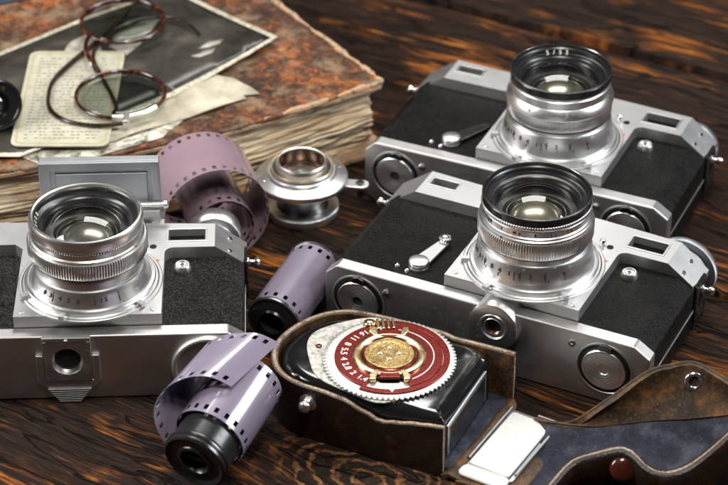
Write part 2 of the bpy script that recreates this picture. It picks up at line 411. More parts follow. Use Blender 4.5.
def text_bm(bm, s, size, mat, depth=.12, extra=0.0):
    cu = bpy.data.curves.new('writing', 'FONT'); cu.body = s; cu.size = size; cu.align_x = 'CENTER'; cu.align_y = 'CENTER'
    cu.extrude = depth / 2; cu.resolution_u = 3; cu.offset = extra
    o = bpy.data.objects.new('writing', cu); COL.objects.link(o)
    bpy.context.view_layer.update()
    me = bpy.data.meshes.new_from_object(o.evaluated_get(bpy.context.evaluated_depsgraph_get()))
    me.transform(mat); bm.from_mesh(me)
    bpy.data.objects.remove(o); bpy.data.curves.remove(cu); bpy.data.meshes.remove(me)
def screw(bm, x, y, z, r, mat=I4, ang=.6):
    lathe(bm, [(0, z - 1), (r, z - 1), (r, z + .15), (r * .8, z + .45), (0, z + .55)], 20, mat @ T(x, y, 0))
def B(): return bmesh.new()
def ellipse_fan(): pass

# ------------------------------------------------------------------ the table
bm = B()
rot = RZm(-RZ)
edges = [-900, -240, 44, 231, 420, 1100]
for a, b in zip(edges, edges[1:]):
    x = -1400
    box(bm, -1400, 1400, a + (5.5 if a == 231 else 2.4), b - (5.5 if b == 231 else 2.4), -24, 0, rot)
finish('table_top', bm, 'burnt_wood', bevel=2.2, seg=3)['kind'] = 'structure'
bm = B(); box(bm, -1400, 1400, -900, 1100, -40, -25, rot)
finish('table_frame', bm, 'black_matt')['kind'] = 'structure'

# ------------------------------------------------------------------ rangefinder cameras, lying on their backs with the lens up
ZL, ZP = 32.7, 38.3
FY = -1.5          # front of the bottom plate
LX, LY = 0.0, 31.7
def oct_sec(x0, x1, z0, z1, cx, cz, cl=None):
    # section in x-z with cut corners
    return [(x0 + cx, z0), (x1 - cx, z0), (x1, z0 + cz), (x1, z1 - cz), (x1 - (cl or cx), z1), (x0 + cx, z1), (x0, z1 - cz), (x0, z0 + cz)]
def along_y(y0):  # prism's xy -> xz , extrude z -> +y from y0
    return T(0, y0, 0) @ Matrix(((1, 0, 0, 0), (0, 0, 1, 0), (0, 1, 0, 0), (0, 0, 0, 1)))
def lens_unit(root, style):
    L0 = T(LX, LY, 0)
    z0 = ZP
    bm = B()   # fixed mount and the flared, engraved foot of the lens
    lathe(bm, [(20, z0 - 1), (29.6, z0 - 1), (29.6, z0 + .7), (28.9, z0 + 1.1), (28.2, z0 + 1.1), (28.2, z0 + 2.2), (27.7, z0 + 2.9), (27.0, z0 + 3.0), (26.8, z0 + 2.6), (26.4, z0 + 2.6),
               (26.4, z0 + 3.2)] + ([(24.6, z0 + 6.6), (24.6, z0 + 7.0), (23.4, z0 + 9.6), (22.6, z0 + 10.0), (22.3, z0 + 13), (21.6, z0 + 15), (20.6, z0 + 16)] if style == 'A' else [(25.9, z0 + 5.0), (25.9, z0 + 5.3), (24.6, z0 + 12.6), (24.2, z0 + 13.2), (23.5, z0 + 13.3), (23.3, z0 + 16)]) + [(20.6, z0 + 20), (15, z0 + 20)], 96, L0)
    body = finish('lens', bm, 'chrome', root, ang=28)
    bm = B()   # collar between mount and plate with stop notch
    lathe(bm, [(28, z0 - .5), (31.0, z0 - .5), (31.0, z0 + .35), (30.6, z0 + .6), (28, z0 + .6)], 96, L0)
    for a in (205, 250, 318): box(bm, 27.6, 31.6, -1.2, 1.2, z0 + .5, z0 + 2.3, L0 @ RZm(radians(a)))
    finish('mount_ring', bm, 'satin', body, ang=28)
    bm = B()   # big knurled focusing ring
    if style == 'A': kz0, kz1, kr, tee, dep = 55.2, 62.4, 25.6, 132, .5
    elif style == 'C': kz0, kz1, kr, tee, dep = 54.0, 60.5, 24.6, 150, .4
    else: kz0, kz1, kr, tee, dep = 55.2, 62.8, 25.2, 132, .5
    knurl(bm, kr, kz0, kz1, tee, dep, L0, lip=.9, rin=18)
    finish('focus_ring', bm, 'chrome', body, ang=50)
    bm = B()   # barrel with aperture ring and dots
    if style == 'A':
        prof = [(19, 62.4), (24.0, 62.4), (24.4, 62.9), (24.4, 63.8), (23.8, 64.3), (23.8, 66.6)]
        pr2 = [(19, 67.9), (24.0, 67.9), (24.3, 68.3), (24.3, 71.5), (24.0, 72.6), (23.6, 73.3), (23.0, 73.5), (22.3, 73.2), (22.1, 72.2), (22.0, 70.8)]
    elif style == 'C':
        prof = [(19, 60.3), (24.8, 60.3), (25.2, 61.0), (25.0, 62.4), (23.6, 65.2), (23.2, 65.6), (23.2, 66.2), (23.6, 66.5), (23.5, 69.6), (22.8, 70.3)]
        pr2 = None
    else:
        prof = [(19, 62.6), (24.3, 62.6), (24.6, 63.2), (24.5, 64.2), (23.9, 64.6), (23.8, 65.4), (23.3, 65.8), (23.3, 68.7), (22.9, 69.2)]
        pr2 = None
    lathe(bm, prof, 96, L0)
    finish('aperture_ring', bm, 'warm_chrome' if style == 'A' else 'chrome', body, ang=28)
    bm = B(); knurl(bm, 23.9 if style != 'A' else 24.0, 66.5 if style == 'A' else 69.2, 68.0 if style == 'A' else 71.2, 130, .28, L0, lip=.35, rin=19)
    if style == 'C':
        bm.free(); bm = B(); lathe(bm, [(19, 70.1), (23.1, 70.1), (23.4, 70.4), (23.4, 71.2), (19, 71.3)], 96, L0)
    finish('grip_ring', bm, 'chrome', body, ang=50)
    for gr, gz in ({'A': ((24.85, 54.95), (23.9, 62.55), (23.75, 66.55)), 'B': ((24.5, 55.0), (24.45, 62.95), (23.15, 69.1)), 'C': ((24.3, 53.8), (24.75, 60.55), (23.05, 66.0))}[style]):
        bm = B(); lathe(bm, [(gr - 2, gz - .28), (gr, gz - .28), (gr, gz + .28), (gr - 2, gz + .28)], 80, L0, closed=True)
        finish('ring_gap', bm, 'black_matt', body, ang=40)
    # front rim
    bm = B()
    if style == 'A':
        lathe(bm, pr2, 96, L0); finish('front_rim', bm, 'warm_chrome', body, ang=28)
    else:
        lathe(bm, [(19, 71.3), (23.2, 71.3), (23.6, 71.7), (23.6, 74.3), (23.3, 74.8), (22.7, 75.0), (22.2, 74.7), (22.1, 73.8)], 96, L0)
        finish('front_rim', bm, 'black_paint', body, ang=28)
        bm = B(); lathe(bm, [(22.9, 75.02), (23.45, 74.72), (23.5, 74.82), (22.95, 75.12)], 96, L0, closed=True)
        finish('worn_rim_edge', bm, 'bright', body)
    # black funnel inside the rim, with steps
    top = 72.2 if style == 'A' else 73.8
    bm = B()
    lathe(bm, [(22.2, top), (21.6, top - .6), (21.5, top - 2.2), (19.6, top - 2.9), (19.3, top - 3.4), (18.6, top - 3.9), (18.5, top - 4.4), (18.0, top - 5.2), (17.8, top - 9), (14.5, top - 9.5), (10, top - 12.5), (8.0, top - 19), (0, top - 19.5)], 96, L0)
    finish('inner_cone', bm, 'black_plastic', body, ang=25)
    bm = B(); lathe(bm, [(12.3, top - 10.4), (12.5, top - 9.9), (13.0, top - 9.9), (13.2, top - 10.6), (13.9, top - 10.8), (14.0, top - 10.4), (14.6, top - 10.4)], 96, L0)
    finish('retaining_ring', bm, 'dark_metal', body, ang=25)
    # front element: a solid convex glass, and coated elements deeper down
    bm = B(); Rc = 26.0; pr = []
    ra = 18.0; zc = top - 6.4
    for i in range(13): 
        r = ra * i / 12; pr.append((r, zc + (sqrt(Rc * Rc - r * r) - sqrt(Rc * Rc - ra * ra))))
    for i in range(12, -1, -1):
        r = ra * i / 12; pr.append((r, zc - 1.0 + .45 * (sqrt(40 * 40 - r * r) - sqrt(40 * 40 - ra * ra))))
    lathe(bm, pr[:13], 64, L0); finish('glass_element', bm, 'lens_glass', body, ang=60)
    bm = B(); pr = []; ra2 = 11.5; zc2 = top - 11.0
    for i in range(11):
        r = ra2 * i / 10; pr.append((r, zc2 + (sqrt(15 * 15 - r * r) - sqrt(15 * 15 - ra2 * ra2)) * .8))
    lathe(bm, pr, 64, L0); finish('inner_element', bm, {'A': 'coated_clear', 'B': 'coated_glass', 'C': 'coated_green'}[style], body, ang=40)
    # engraved writing
    bm = B()
    def around(s, a_mid, r, z, size, step, tilt=0, flip=False):
        k = len(s)
        for i, ch in enumerate(s):
            a = radians(a_mid + (i - (k - 1) / 2) * step)
            if ch == ' ': continue
            text_bm(bm, ch, size, L0 @ RZm(a + pi / 2) @ T(0, -r, z) @ RX(tilt), .22, .05)
    cone, cr, cz = (atan2(6.4, 3.0), 24.95, z0 + 6.4) if style == 'A' else (atan2(7.3, 1.3), 25.3, z0 + 9.0)
    if style == 'A':
        for s, a in (('15', 287), ('8', 262), ('5', 252), ('4', 243), ('3', 232), ('0', 224)): around(s, a, cr, cz, 2.8, 4.6, cone)
    else:
        for s, a in (('20', 212), ('618', 230), ('8', 246), ('4', 256), ('119', 272), ('3', 288), ('1', 302), ('9', 322)): around(s, a, cr, cz, 3.1, 5.2, cone)
    for a in range(204, 340, 17): box(bm, -.12, .12, -.8, .8, -.05, .08, L0 @ RZm(radians(a) + pi / 2) @ T(0, -cr - .5, cz - 1.9) @ RX(cone))
    for a in (235, 278, 303): box(bm, -.14, .14, -2.2, 2.2, -.05, .08, L0 @ RZm(radians(a) + pi / 2) @ T(0, -cr, cz) @ RX(cone))
    if style != 'A':
        for i, ch in enumerate(('2', '28', '4', '56', '8', '11', '16')): around(ch, 215 + i * 19, 23.36, 67.2, 1.9, 4.5, pi / 2)
        around('A', 255, 24.65, 63.7, 1.5, 4, pi / 2)
    finish('engraving', bm, 'ink', body, smooth=False)
    bm = B()
    zz = top - 1.3
    if style == 'A': 
        for i, ch in enumerate('8000106'): text_bm(bm, ch, 2.8, L0 @ RZm(radians(170 + i * 8.0) - pi / 2) @ T(0, 21.2, top - 1.5) @ RX(-radians(-62)) @ RZm(pi))
    elif style == 'B':
        for i, ch in enumerate('138'): text_bm(bm, ch, 2.5, L0 @ RZm(radians(338 + i * 7.5) + pi / 2) @ T(0, -21.0, top - 1.7) @ RX(radians(-60)) @ RZm(pi))
    else:
        for i, ch in enumerate('5/53'): text_bm(bm, ch, 3.0, L0 @ RZm(radians(128 - i * 8.5) - pi / 2) @ T(0, 20.6, top - 1.9) @ RX(radians(52)))
    finish('rim_writing', bm, 'white_paint', body, smooth=False)
    bm = B()
    for a, r, z in ((268, 23.35, 67.3), (236, 23.3, 67.9)) if style != 'A' else ((330, 25.0, 64),):
        lathe(bm, [(0, .15), (.55, .12), (.55, -.3)], 12, L0 @ RZm(radians(a) + pi / 2) @ T(0, -r, z) @ RX(pi / 2))
    finish('index_dot', bm, 'orange_dot' if style != 'B' else 'ink', body)
    return body

def camera(style, loc, rz, label):
    root = empty('rangefinder_camera', loc, rz, label, 'camera', 'chrome rangefinder cameras lying on their backs')
    # bottom plate
    bm = B()
    prism(bm, [(-80, .3), (60, .3), (66.2, 4.5), (66.2, 28.1), (58.7, ZL + .3), (-79.8, ZL + .3), (-85.1, 28.1), (-85.1, 4.5)], 0, 7.1, along_y(FY))
    bp = finish('bottom_plate', bm, 'face', root, bevel=.9, seg=3)
    # leather covered body
    bm = B()
    prism(bm, [(-79, .8), (59.5, .8), (65.6, 5), (65.6, 27.9), (58.3, ZL), (-79.4, ZL), (-84.5, 27.9), (-84.5, 5)], 0, 58, along_y(5.4))
    lb = finish('leather_covering', bm, 'leatherette_dull' if style == 'A' else 'leatherette', root, bevel=.8, seg=2)
    bm = B()      # chrome seam where body and back meet, at both ends
    bm.free()
    for sx in (65.65, -84.55):
        bm = B(); box(bm, sx - .35, sx + .35, 5.4, 58, 15.2, 16.3); finish('seam_strip', bm, 'satin', lb, bevel=.15, seg=1)
    # housing: front plate and the two raised window blocks in one pressing
    wins = [(31.3 + 1.2, 61.0, 48.6, 69.6), (-66.9, 69.5, -54.4, 75.0)]
    bm = B()
    fil = lambda cx, cy, r, a0, a1, k=5: [(cx + r * cos(radians(a0 + (a1 - a0) * i / k)), cy + r * sin(radians(a0 + (a1 - a0) * i / k))) for i in range(k + 1)]
    out = [(-31.2, 6.0), (31.0, 6.0)] + fil(35.0, 51.8, 4.0, 180, 90) + [(52.9, 55.8), (65.0, 55.8), (66.6, 66), (66.6, 73.0), (53, 74.0), (-70.3, 80.0), (-85, 80), (-85.4, 60.7), (-70.3, 60.7), (-34.6, 60.7), (-31.2, 57)]
    hol = [[(a, b), (a, d), (c, d), (c, b)] for a, b, c, d in wins]
    vs = prism(bm, out, 25.6, ZP, I4, hol)
    for X in (52.9, -70.3): bmesh.ops.bisect_plane(bm, geom=bm.verts[:] + bm.edges[:] + bm.faces[:], plane_co=(X, 0, 0), plane_no=(1, 0, 0))
    for v in bm.verts:
        if v.co.z > 30:
            if v.co.x > 53: v.co.z = ZP - (v.co.x - 52.9) * .72
            if v.co.x < -70.4: v.co.z = ZP - (-70.3 - v.co.x) * .72
    hs = finish('top_housing', bm, 'satin', root, bevel=.55, seg=3, ang=25)
    bm = B()
    prism(bm, [(-79, .6), (60, .6), (66, 4.8), (66, 26.2), (-84.8, 26.2), (-84.8, 4.8)], 0, 15.5, along_y(58))
    finish('housing_skirt', bm, 'leatherette_dull' if style == 'A' else 'leatherette', hs, bevel=.6)
    # leather tab next to the lug, with a chrome lip (right end)
    bm = B(); prism(bm, [(59.5, 26.8 + 6.4), (66.9, 27.9 + .4), (67.2, 10), (66.0, 10), (66.0, 26)], 0, 12.5, along_y(57.2))
    finish('leather_tab', bm, 'leatherette_dull', root, bevel=.5)
    # windows
    for k, (a, b, c, d) in enumerate(wins):
        bm = B(); prism(bm, [(a - 1.0, b - 1.0), (c + 1.0, b - 1.0), (c + 1.0, d + 1.0), (a - 1.0, d + 1.0)], ZP - .3, ZP + .35, I4, [[(a, b), (a, d), (c, d), (c, b)]])
        fr = finish('window_frame', bm, 'chrome', hs, bevel=.2, seg=2)
        bm = B(); box(bm, a - .3, c + .3, b - .3, d + .3, ZP - 6.0, ZP - 4.6)
        finish('viewfinder_window', bm, 'window_glass', root)
        bm = B()
        for e in (.4, 1.3): prism(bm, [(a - .2, b - .2), (c + .2, b - .2), (c + .2, d + .2), (a - .2, d + .2)], ZP - 3.4 - e, ZP - 2.9 - e, I4, [[(a + e, b + e), (a + e, d - e), (c - e, d - e), (c - e, b + e)]])
        finish('window_mask', bm, 'black_matt', hs)
    # screws on plate and housing
    for x, y in ((-27.5, 9.2), (27.5, 9.2)):
        bm = B(); screw(bm, x, y, ZP, 1.3); finish('plate_screw', bm, 'satin', hs, ang=40)
    for x, y in ((59.5, 58.8), (59.5, 68.5)):
        bm = B(); screw(bm, 0, 0, 0, 1.2, T(x, y, ZP - (x - 52.9) * .72) @ RY(radians(36))); finish('housing_screw', bm, 'bright', hs, ang=40)
    # strap lugs
    for x, y, s in ((66.4, 64, 1), (-85.4, 66, -1)):
        bm = B()
        lathe(bm, [(0, 0), (2.2, 0), (2.2, 1.0), (1.5, 1.6), (1.1, 2.0), (1.1, 3.2), (2.0, 3.8), (2.3, 5.0), (1.7, 6.0), (0, 6.4)], 24, T(x, y, 24) @ RY(s * pi / 2))
        finish('strap_lug', bm, 'bright', root, ang=40)
    # round button on the leather, right of the lens
    bm = B(); P0 = T(38.8, 46.6, ZL)
    lathe(bm, [(0, -.5), (3.8, -.5), (3.9, .8), (3.4, 2.4), (3.0, 2.9), (2.5, 2.9), (2.1, 2.2), (1.3, 2.1), (1.0, 2.6), (0, 2.8)], 36, P0)
    bt = finish('release_button', bm, 'chrome', root, ang=35)
    bm = B(); lathe(bm, [(0, 2.25), (.85, 2.3), (.85, 2.9), (0, 3.0)], 20, P0); finish('button_pin', bm, 'dark_metal', bt)
    # infinity catch pin beside the lens and orange index
    bm = B(); lathe(bm, [(0, -.3), (1.5, -.3), (1.5, 1.9), (1.2, 3.4), (.5, 4.0), (0, 4.1)], 24, T(22.5, 56.0, ZP)); finish('catch_pin', bm, 'bright', root, ang=50)
    bm = B(); lathe(bm, [(0, -.3), (1.5, -.3), (1.5, .25), (0, .3)], 24, T(25.9, 56.6, ZP)); finish('catch_hole', bm, 'black_paint', root)
    bm = B(); prism(bm, [(27.2, 46.9), (27.2, 44.6), (29.2, 45.7)] if style == 'B' else [(28 + .95 * cos(t * pi / 6), 45.7 + .95 * sin(t * pi / 6)) for t in range(12)], ZP, ZP + .12); finish('index_mark', bm, 'orange_dot', root)
    # self timer lever
    if style != 'A' or True:
        bm = B()
        lathe(bm, [(0, 0), (4.6, 0), (4.7, .8), (4.5, 1.2), (4.6, 1.6), (4.6, 2.8), (4.2, 3.5), (2.5, 3.9), (0, 4.0)], 36, T(-46.9, 14.0, ZL))
        lv = finish('timer_lever', bm, 'chrome', root, ang=35)
        bm = B(); ang = radians(80 if style != 'C' else 60)
        prism(bm, [(-1, -4.2), (-1, 4.2), (14, 2.9), (20, 2.4), (22.5, 1.6), (23, 0), (22.5, -1.6), (20, -2.4), (14, -2.9)], 0.9, 2.3, T(-46.9, 14.0, ZL) @ RZm(ang))
        finish('lever_arm', bm, 'satin' if style != 'C' else 'dark_metal', lv, bevel=.35)
        if style != 'C':
            bm = B(); knurl(bm, 2.8, 2.2, 4.6, 14, .35, T(-46.9, 14, ZL) @ RZm(ang) @ T(20.5, 0, 0), rin=.1); lathe(bm, [(2.3, 4.5), (1.6, 5.1), (0, 5.3)], 20, T(-46.9, 14, ZL) @ RZm(ang) @ T(20.5, 0, 0))
            finish('lever_knob', bm, 'bright', lv, ang=50)
        for x, y in ((-55.5, 10.2), (-50, 8.2)):
            bm = B(); lathe(bm, [(0, -.3), (1.1, -.3), (1.1, .8), (.6, 1.4), (0, 1.5)], 18, T(x, y, ZL)); finish('stud', bm, 'bright', root, ang=50)
    # winding knob behind the housing
    kr, kz = {'A': (11.8, 24.0), 'B': (16.2, 18.5), 'C': (12.5, 17.5)}[style]
    bm = B(); KM = T(52, 92 if style == 'A' else 86, kz) @ RX(pi / 2)
    knurl(bm, kr, 0.6, 10 if style == 'A' else 4.6, 100 if style == 'A' else 150, .25, KM, rin=1) if style != 'B' else knurl(bm, 15.6, 1.0, 4.2, 150, .3, KM, rin=1); lathe(bm, [(0, .3), (kr - 1.2, .3), (kr - 1, .7)], 64, KM); lathe(bm, [(kr * .75, 5), (kr * .7, 14), (0, 14)], 48, KM)
    finish('winding_knob', bm, 'chrome' if style == 'A' else 'grey_metal', root, ang=50)
    # --- bottom face fittings
    def lock(x, z, key):
        bm = B(); F = T(x, FY, z) @ FACE
        lathe(bm, [(12.9, -.3), (12.8, .35), (12.2, .5), (11.9, .2), (11.7, -.2), (11.2, -.3)], 72, F)
        rg = finish('lock_rim', bm, 'satin', bp, ang=30)
        bm = B(); lathe(bm, [(12.0, .1), (11.4, .45), (9.9, .5), (9.7, -.05)], 64, F); finish('lock_recess', bm, 'black_paint', bp, ang=30)
        bm = B(); pr = [(9.9, .0), (9.9, 1.0), (9.5, 1.4), (9.0, 1.3)]
        for i in range(14):
            r = 8.7 - i * 1.0; pr += [(r, 1.3), (r - .12, .55), (r - .42, .55), (r - .54, 1.3)] if i < 6 else []
        pr += [(2.5, 1.3), (2.4, .3), (0, .25)] if x < 0 else [(2.4, 1.2), (2.2, .9), (0, .8)]
        lathe(bm, pr, 72, F); d = finish('lock_disc', bm, 'chrome', bp, ang=25)
        if x < 0:
            bm = B(); lathe(bm, [(2.38, .9), (2.2, .5), (0, .45)], 24, F); finish('disc_hole', bm, 'black_matt', d)
        bm = B()
        prism(bm, [(-3.2, 10.2), (-1.2, 12.6), (1.4, 13.0), (3.6, 11.8), (4.4, 9.8), (2.6, 9.2), (.6, 10.2), (-1.4, 9.8)], .1, 1.6, F @ RZm(radians(key)))
        finish('lock_key', bm, 'dark_metal', d, bevel=.3)
    lock(-68.7, 17.6, 4)
    bm = B(); lathe(bm, [(0, -.3), (1.6, -.3), (1.6, .5), (1.0, .9), (0, 1.0)], 20, T(-55.5, FY, 25.5) @ FACE); finish('rivet', bm, 'bright', bp, ang=50)
    if style != 'A':
        lock(46.6, 17.9, 4)
        bm = B(); lathe(bm, [(0, -.3), (1.6, -.3), (1.6, .5), (1.0, .9), (0, 1.0)], 20, T(31.5, FY, 26.5) @ FACE); finish('rivet', bm, 'bright', bp, ang=50)
        bm = B(); F = T(-3.6, FY, 25.2) @ FACE
        lathe(bm, [(11.3, -9), (11.3, 1.6), (11.1, 2.3), (10.4, 2.6), (6.6, 2.6), (6.4, 2.9), (5.9, 2.9), (5.7, 2.3), (4.5, 2.2), (4.2, 2.5), (3.7, 2.4)], 72, F)
        tb = finish('tripod_socket', bm, 'chrome', bp, ang=28)
        bm = B(); lathe(bm, [(6.5, 2.64), (6.6, 2.66), (5.8, 2.93), (5.2, 2.35), (4.4, 2.26)], 48, F); finish('socket_ring', bm, 'grey_metal', tb)
        bm = B(); pr = [(3.8, 2.4)]
        for i in range(3): pr += [(3.7 - .05 * i, 2.2 - i * .6), (3.35 - .05 * i, 1.9 - i * .6)]
        lathe(bm, pr, 36, F); finish('socket_thread', bm, 'bronze', tb, ang=20)
        bm = B(); lathe(bm, [(3.5, .4), (0, .3)], 24, F); finish('socket_bottom', bm, 'black_matt', tb)
    else:
        # dished disc with a raised rim, at the right end
        bm = B(); F = T(50.2, FY, 16.2) @ FACE
        lathe(bm, [(15.6, -1), (15.6, 1.6), (15.2, 2.5), (14.5, 2.8), (13.9, 2.6), (13.2, 1.6), (11, .9), (7, .5), (0, .4)], 72, F)
        finish('dished_disc', bm, 'dish', bp, ang=28)
        # square tripod plate with turned rings, its hole and the folding foot
        F = T(-8.9, FY, 21.6) @ FACE
        bm = B()
        Ns = 96; sq = lambda a, h_: min(h_ / max(abs(cos(a)), 1e-6), h_ / max(abs(sin(a)), 1e-6))
        rows = []
        radii = [5.0, 5.3, 6.5] + [x for i in range(9) for x in (6.8 + i * .84, 7.2 + i * .84, 7.3 + i * .84, 7.58 + i * .84)]
        zs = [.15, .5, 1.6] + [x for i in range(9) for x in (2.4, 2.4, 1.5, 1.5)]
        for r, z in zip(radii, zs):
            rows.append([bm.verts.new(F @ Vector((min(r, sq(2 * pi * i / Ns, 9.9)) * cos(2 * pi * i / Ns), min(r, sq(2 * pi * i / Ns, 9.9)) * sin(2 * pi * i / Ns), z))) for i in range(Ns)])
        rows.append([bm.verts.new(F @ Vector((sq(2 * pi * i / Ns, 10.0) * cos(2 * pi * i / Ns), sq(2 * pi * i / Ns, 10.0) * sin(2 * pi * i / Ns), z))) for z in (1.9,) for i in range(Ns)])
        rows.append([bm.verts.new(F @ Vector((sq(2 * pi * i / Ns, 10.0) * cos(2 * pi * i / Ns), sq(2 * pi * i / Ns, 10.0) * sin(2 * pi * i / Ns), -.5))) for i in range(Ns)])
        for a, b in zip(rows, rows[1:]):
            for i in range(Ns):
                j = (i + 1) % Ns
                bm.faces.new((a[i], a[j], b[j], b[i]))
        tp = finish('tripod_socket', bm, 'chrome', bp, ang=25)
        bm = B(); lathe(bm, [(5.1, .7), (4.6, .35), (0, .3)], 36, F); finish('socket_thread', bm, 'black_matt', tp)
        bm = B(); box(bm, -10.1, 10.1, 9.4, 12.0, -.2, 2.2, F); lathe(bm, [(0, 2.1), (.9, 2.2), (.7, 2.9), (0, 3.0)], 14, F @ T(0, 10.7, 0))
        finish('plate_lip', bm, 'satin', tp, bevel=.3)
        bm = B(); F2 = T(-8.9, FY, 0) @ FACE
        prism(bm, [(-13.4, 24.0), (-13.4, 10.0), (-9.0, 6.0), (9.0, 6.0), (13.4, 10.0), (13.4, 24.0), (10.3, 24.0), (10.3, 11.2), (-10.3, 11.2), (-10.3, 24.0)], -.2, 1.5, F2)
        ft = finish('folding_foot', bm, 'face', bp, bevel=.45)
        bm = B()
        for i in range(7):
            z = 6.6 - i * .95; hw = 9.2 - i * .78
            box(bm, -8.9 - hw, -8.9 + hw, FY - 2.2 - i * .12, FY + .2, z - .32, z + .32)
        prism(bm, [(-9, 7.2), (9, 7.2), (4, .3), (-4, .3)], -.1, 1.5, F2)
        finish('foot_ribs', bm, 'satin', ft, bevel=.12, seg=1)
        # raised light meter flap above the top housing
        bm = B()
        x0, x1, y0, zt = -24.2, 29.0, 80.0, 67.6
        box(bm, x0, x1, y0 + 1.6, y0 + 6, 18, zt)
        prism(bm, [(x0, 18), (x1, 18), (x1, zt), (x0, zt)], y0, y0 + 1.9, Matrix(((1, 0, 0, 0), (0, 0, 1, 0), (0, 1, 0, 0), (0, 0, 0, 1))), [[(x0 + 5, 20), (x0 + 5, zt - 4), (x1 - 3.5, zt - 4), (x1 - 3.5, 20)]])
        fl = finish('meter_flap', bm, 'grey_metal', root, bevel=.5, seg=2)
        bm = B(); box(bm, x0 + 7.0, x1 - 5.5, y0 + .6, y0 + 1.7, 20, zt - 6)
        finish('flap_panel', bm, 'grey_metal', fl, bevel=.4)
        bm = B(); tube(bm, [(18, y0 - 2, 46.5), (30.4, y0 - 2, 46.5)], 1.0, 16)
        for i in range(12): lathe(bm, [(.5, 0), (1.5, .15), (1.5, .4), (.5, .55)], 18, T(18.5 + i * .85, y0 - 2, 46.5) @ RY(pi / 2))
        lathe(bm, [(0, 0), (1.9, .2), (1.9, 1.6), (1.2, 2.2), (0, 2.3)], 18, T(30.2, y0 - 2, 46.5) @ RY(pi / 2))
        finish('hinge_spring', bm, 'chrome', fl, ang=40)
        bm = B(); box(bm, 18.5, 28.5, y0 - 2.5, y0 + .2, 33, 43.5); box(bm, 24.5, 30.3, y0 - 5.0, y0 + .1, 30, 37.5)
        finish('hinge_block', bm, 'satin', fl, bevel=.4)
    lens_unit(root, style)
    return root

camera('A', (-116.153, -118.002, 0), .041, 'leftmost chrome camera, with silver lens rim and a grey flap raised behind the lens')
camera('B', (60.096, -100.604, 0), -.451, 'chrome camera with black lens rim standing just behind the red dial light meter')
camera('C', (78.459, 4.486, 0), -.424, 'farthest chrome camera at upper right, partly hidden behind the middle one')

# ------------------------------------------------------------------ film
def strip(name, path, wdir, width, mat, parent=None, shift=None, phase=0.0, pitch=4.75, thick=.16):
    """path: list of Vectors (mm); wdir: unit width direction; real perforation holes along both edges"""
    bm = B()
    cum = [0]
    for a, b in zip(path, path[1:]): cum.append(cum[-1] + (b - a).length)
    Ltot = cum[-1]
    def at(s):
        lo, hi = 0, len(cum) - 1
        while hi - lo > 1:
            m_ = (lo + hi) // 2
            if cum[m_] <= s: lo = m_
            else: hi = m_
        t = (s - cum[lo]) / max(1e-9, cum[hi] - cum[lo])
        return path[lo].lerp(path[hi], t), s / Ltot
    ss = [0.0]; holes = set(); s = phase
    while s + pitch < Ltot:
        for q in (s + .01, s + .9, s + 1.8): 
            ss.append(q)
        i0 = len(ss) - 3; holes.update((i0, i0 + 1))
        ss += [s + 2.7, s + 3.7]
        s += pitch
    ss.append(Ltot)
    cols = [0, 1.7, 4.3, width * .32, width * .5, width * .68, width - 4.3, width - 1.7, width]
    grid = []
    for s_ in ss:
        p, f_ = at(min(s_, Ltot))
        off = shift(f_) if shift else 0
        wd = wdir(f_) if callable(wdir) else wdir
        grid.append([bm.verts.new(p + wd * (c_ + off - width / 2)) for c_ in cols])
    for i in range(len(ss) - 1):
        for j in range(len(cols) - 1):
            if i in holes and j in (1, len(cols) - 3): continue
            bm.faces.new((grid[i][j], grid[i + 1][j], grid[i + 1][j + 1], grid[i][j + 1]))
    o = finish(name, bm, mat, parent, ang=60)
    so = o.modifiers.new('thickness', 'SOLIDIFY'); so.thickness = thick * S; so.offset = 0
    es_ = o.modifiers.new('crisp', 'EDGE_SPLIT'); es_.split_angle = radians(45)
    return o
def frame(axis):
    a = Vector(axis).normalized(); e1 = Vector((0, 0, 1)); e1 = (e1 - a * e1.dot(a)).normalized(); e2 = a.cross(e1)
    return a, e1, e2     # e1 is up, e2 sideways
FG = 'rolls of undeveloped lilac film'
# 1. loose coil behind the left camera
a, e1, e2 = frame((.30, -.95, 0))
cen = Vector((-72.6, -0.5, 25.4))
path = []
turns = 2.7
for i in range(420):
    t = i / 419; th = 2 * pi * turns * t + 1.2
    q_ = max(0, min(1, (t - .50) / .16)); q_ = q_ * q_ * (3 - 2 * q_)
    r = (13.0 + 4.0 * t) * (1 - q_) + (24.6 + 1.0 * (t - .6)) * q_
    c0 = cen + (e2 * (-3.2) + e1 * (-8.0)) * (1 - q_)
    path.append(c0 + e1 * (r * sin(th)) * 1.0 + e2 * (r * cos(th)))
root = empty('film_coil', (0, 0, 0), 0, 'loose mauve coil of film standing open behind the leftmost camera', 'film roll', FG)
strip('film_strip', path, a, 35, 'film_mauve', root, shift=lambda f_: -3.5 * (1 - f_) ** 1.5)

# 2. tight roll with black ends between the cameras
def axis_mat(o_, axis):
    a_, u_, v_ = frame(axis); m_ = Matrix.Identity(4)
    for i in range(3): m_[i][0] = u_[i]; m_[i][1] = v_[i]; m_[i][2] = a_[i]; m_[i][3] = o_[i]
    return m_
near = Vector((-40.2, -82.5, 12.9)); far = Vector((-22.0, -36.5, 12.9)); ax = (near - far)
LN = ax.length
root = empty('film_cassette', (-30, -52, 0), 0, 'tight lilac film cassette with black end caps lying between two cameras', 'film roll', FG)
MI = T(30 , 52, 0)
AM = MI @ axis_mat(far, ax)
ROL = 12.1
bm = B(); lathe(bm, [(ROL - .4, 1.2), (ROL + .45, 1.2), (ROL + .6, 1.6), (ROL + .6, 2.0), (ROL, 2.3), (ROL, 2.31)], 72, AM)
cap = finish('end_rim', bm, 'bright', root, ang=40)
bm = B(); lathe(bm, [(ROL, LN - 2.3), (ROL + .6, LN - 2.0), (ROL + .75, LN - 1.2), (ROL + .7, LN - .5), (ROL + .1, LN - .2), (ROL - .6, LN - .6)], 72, AM)
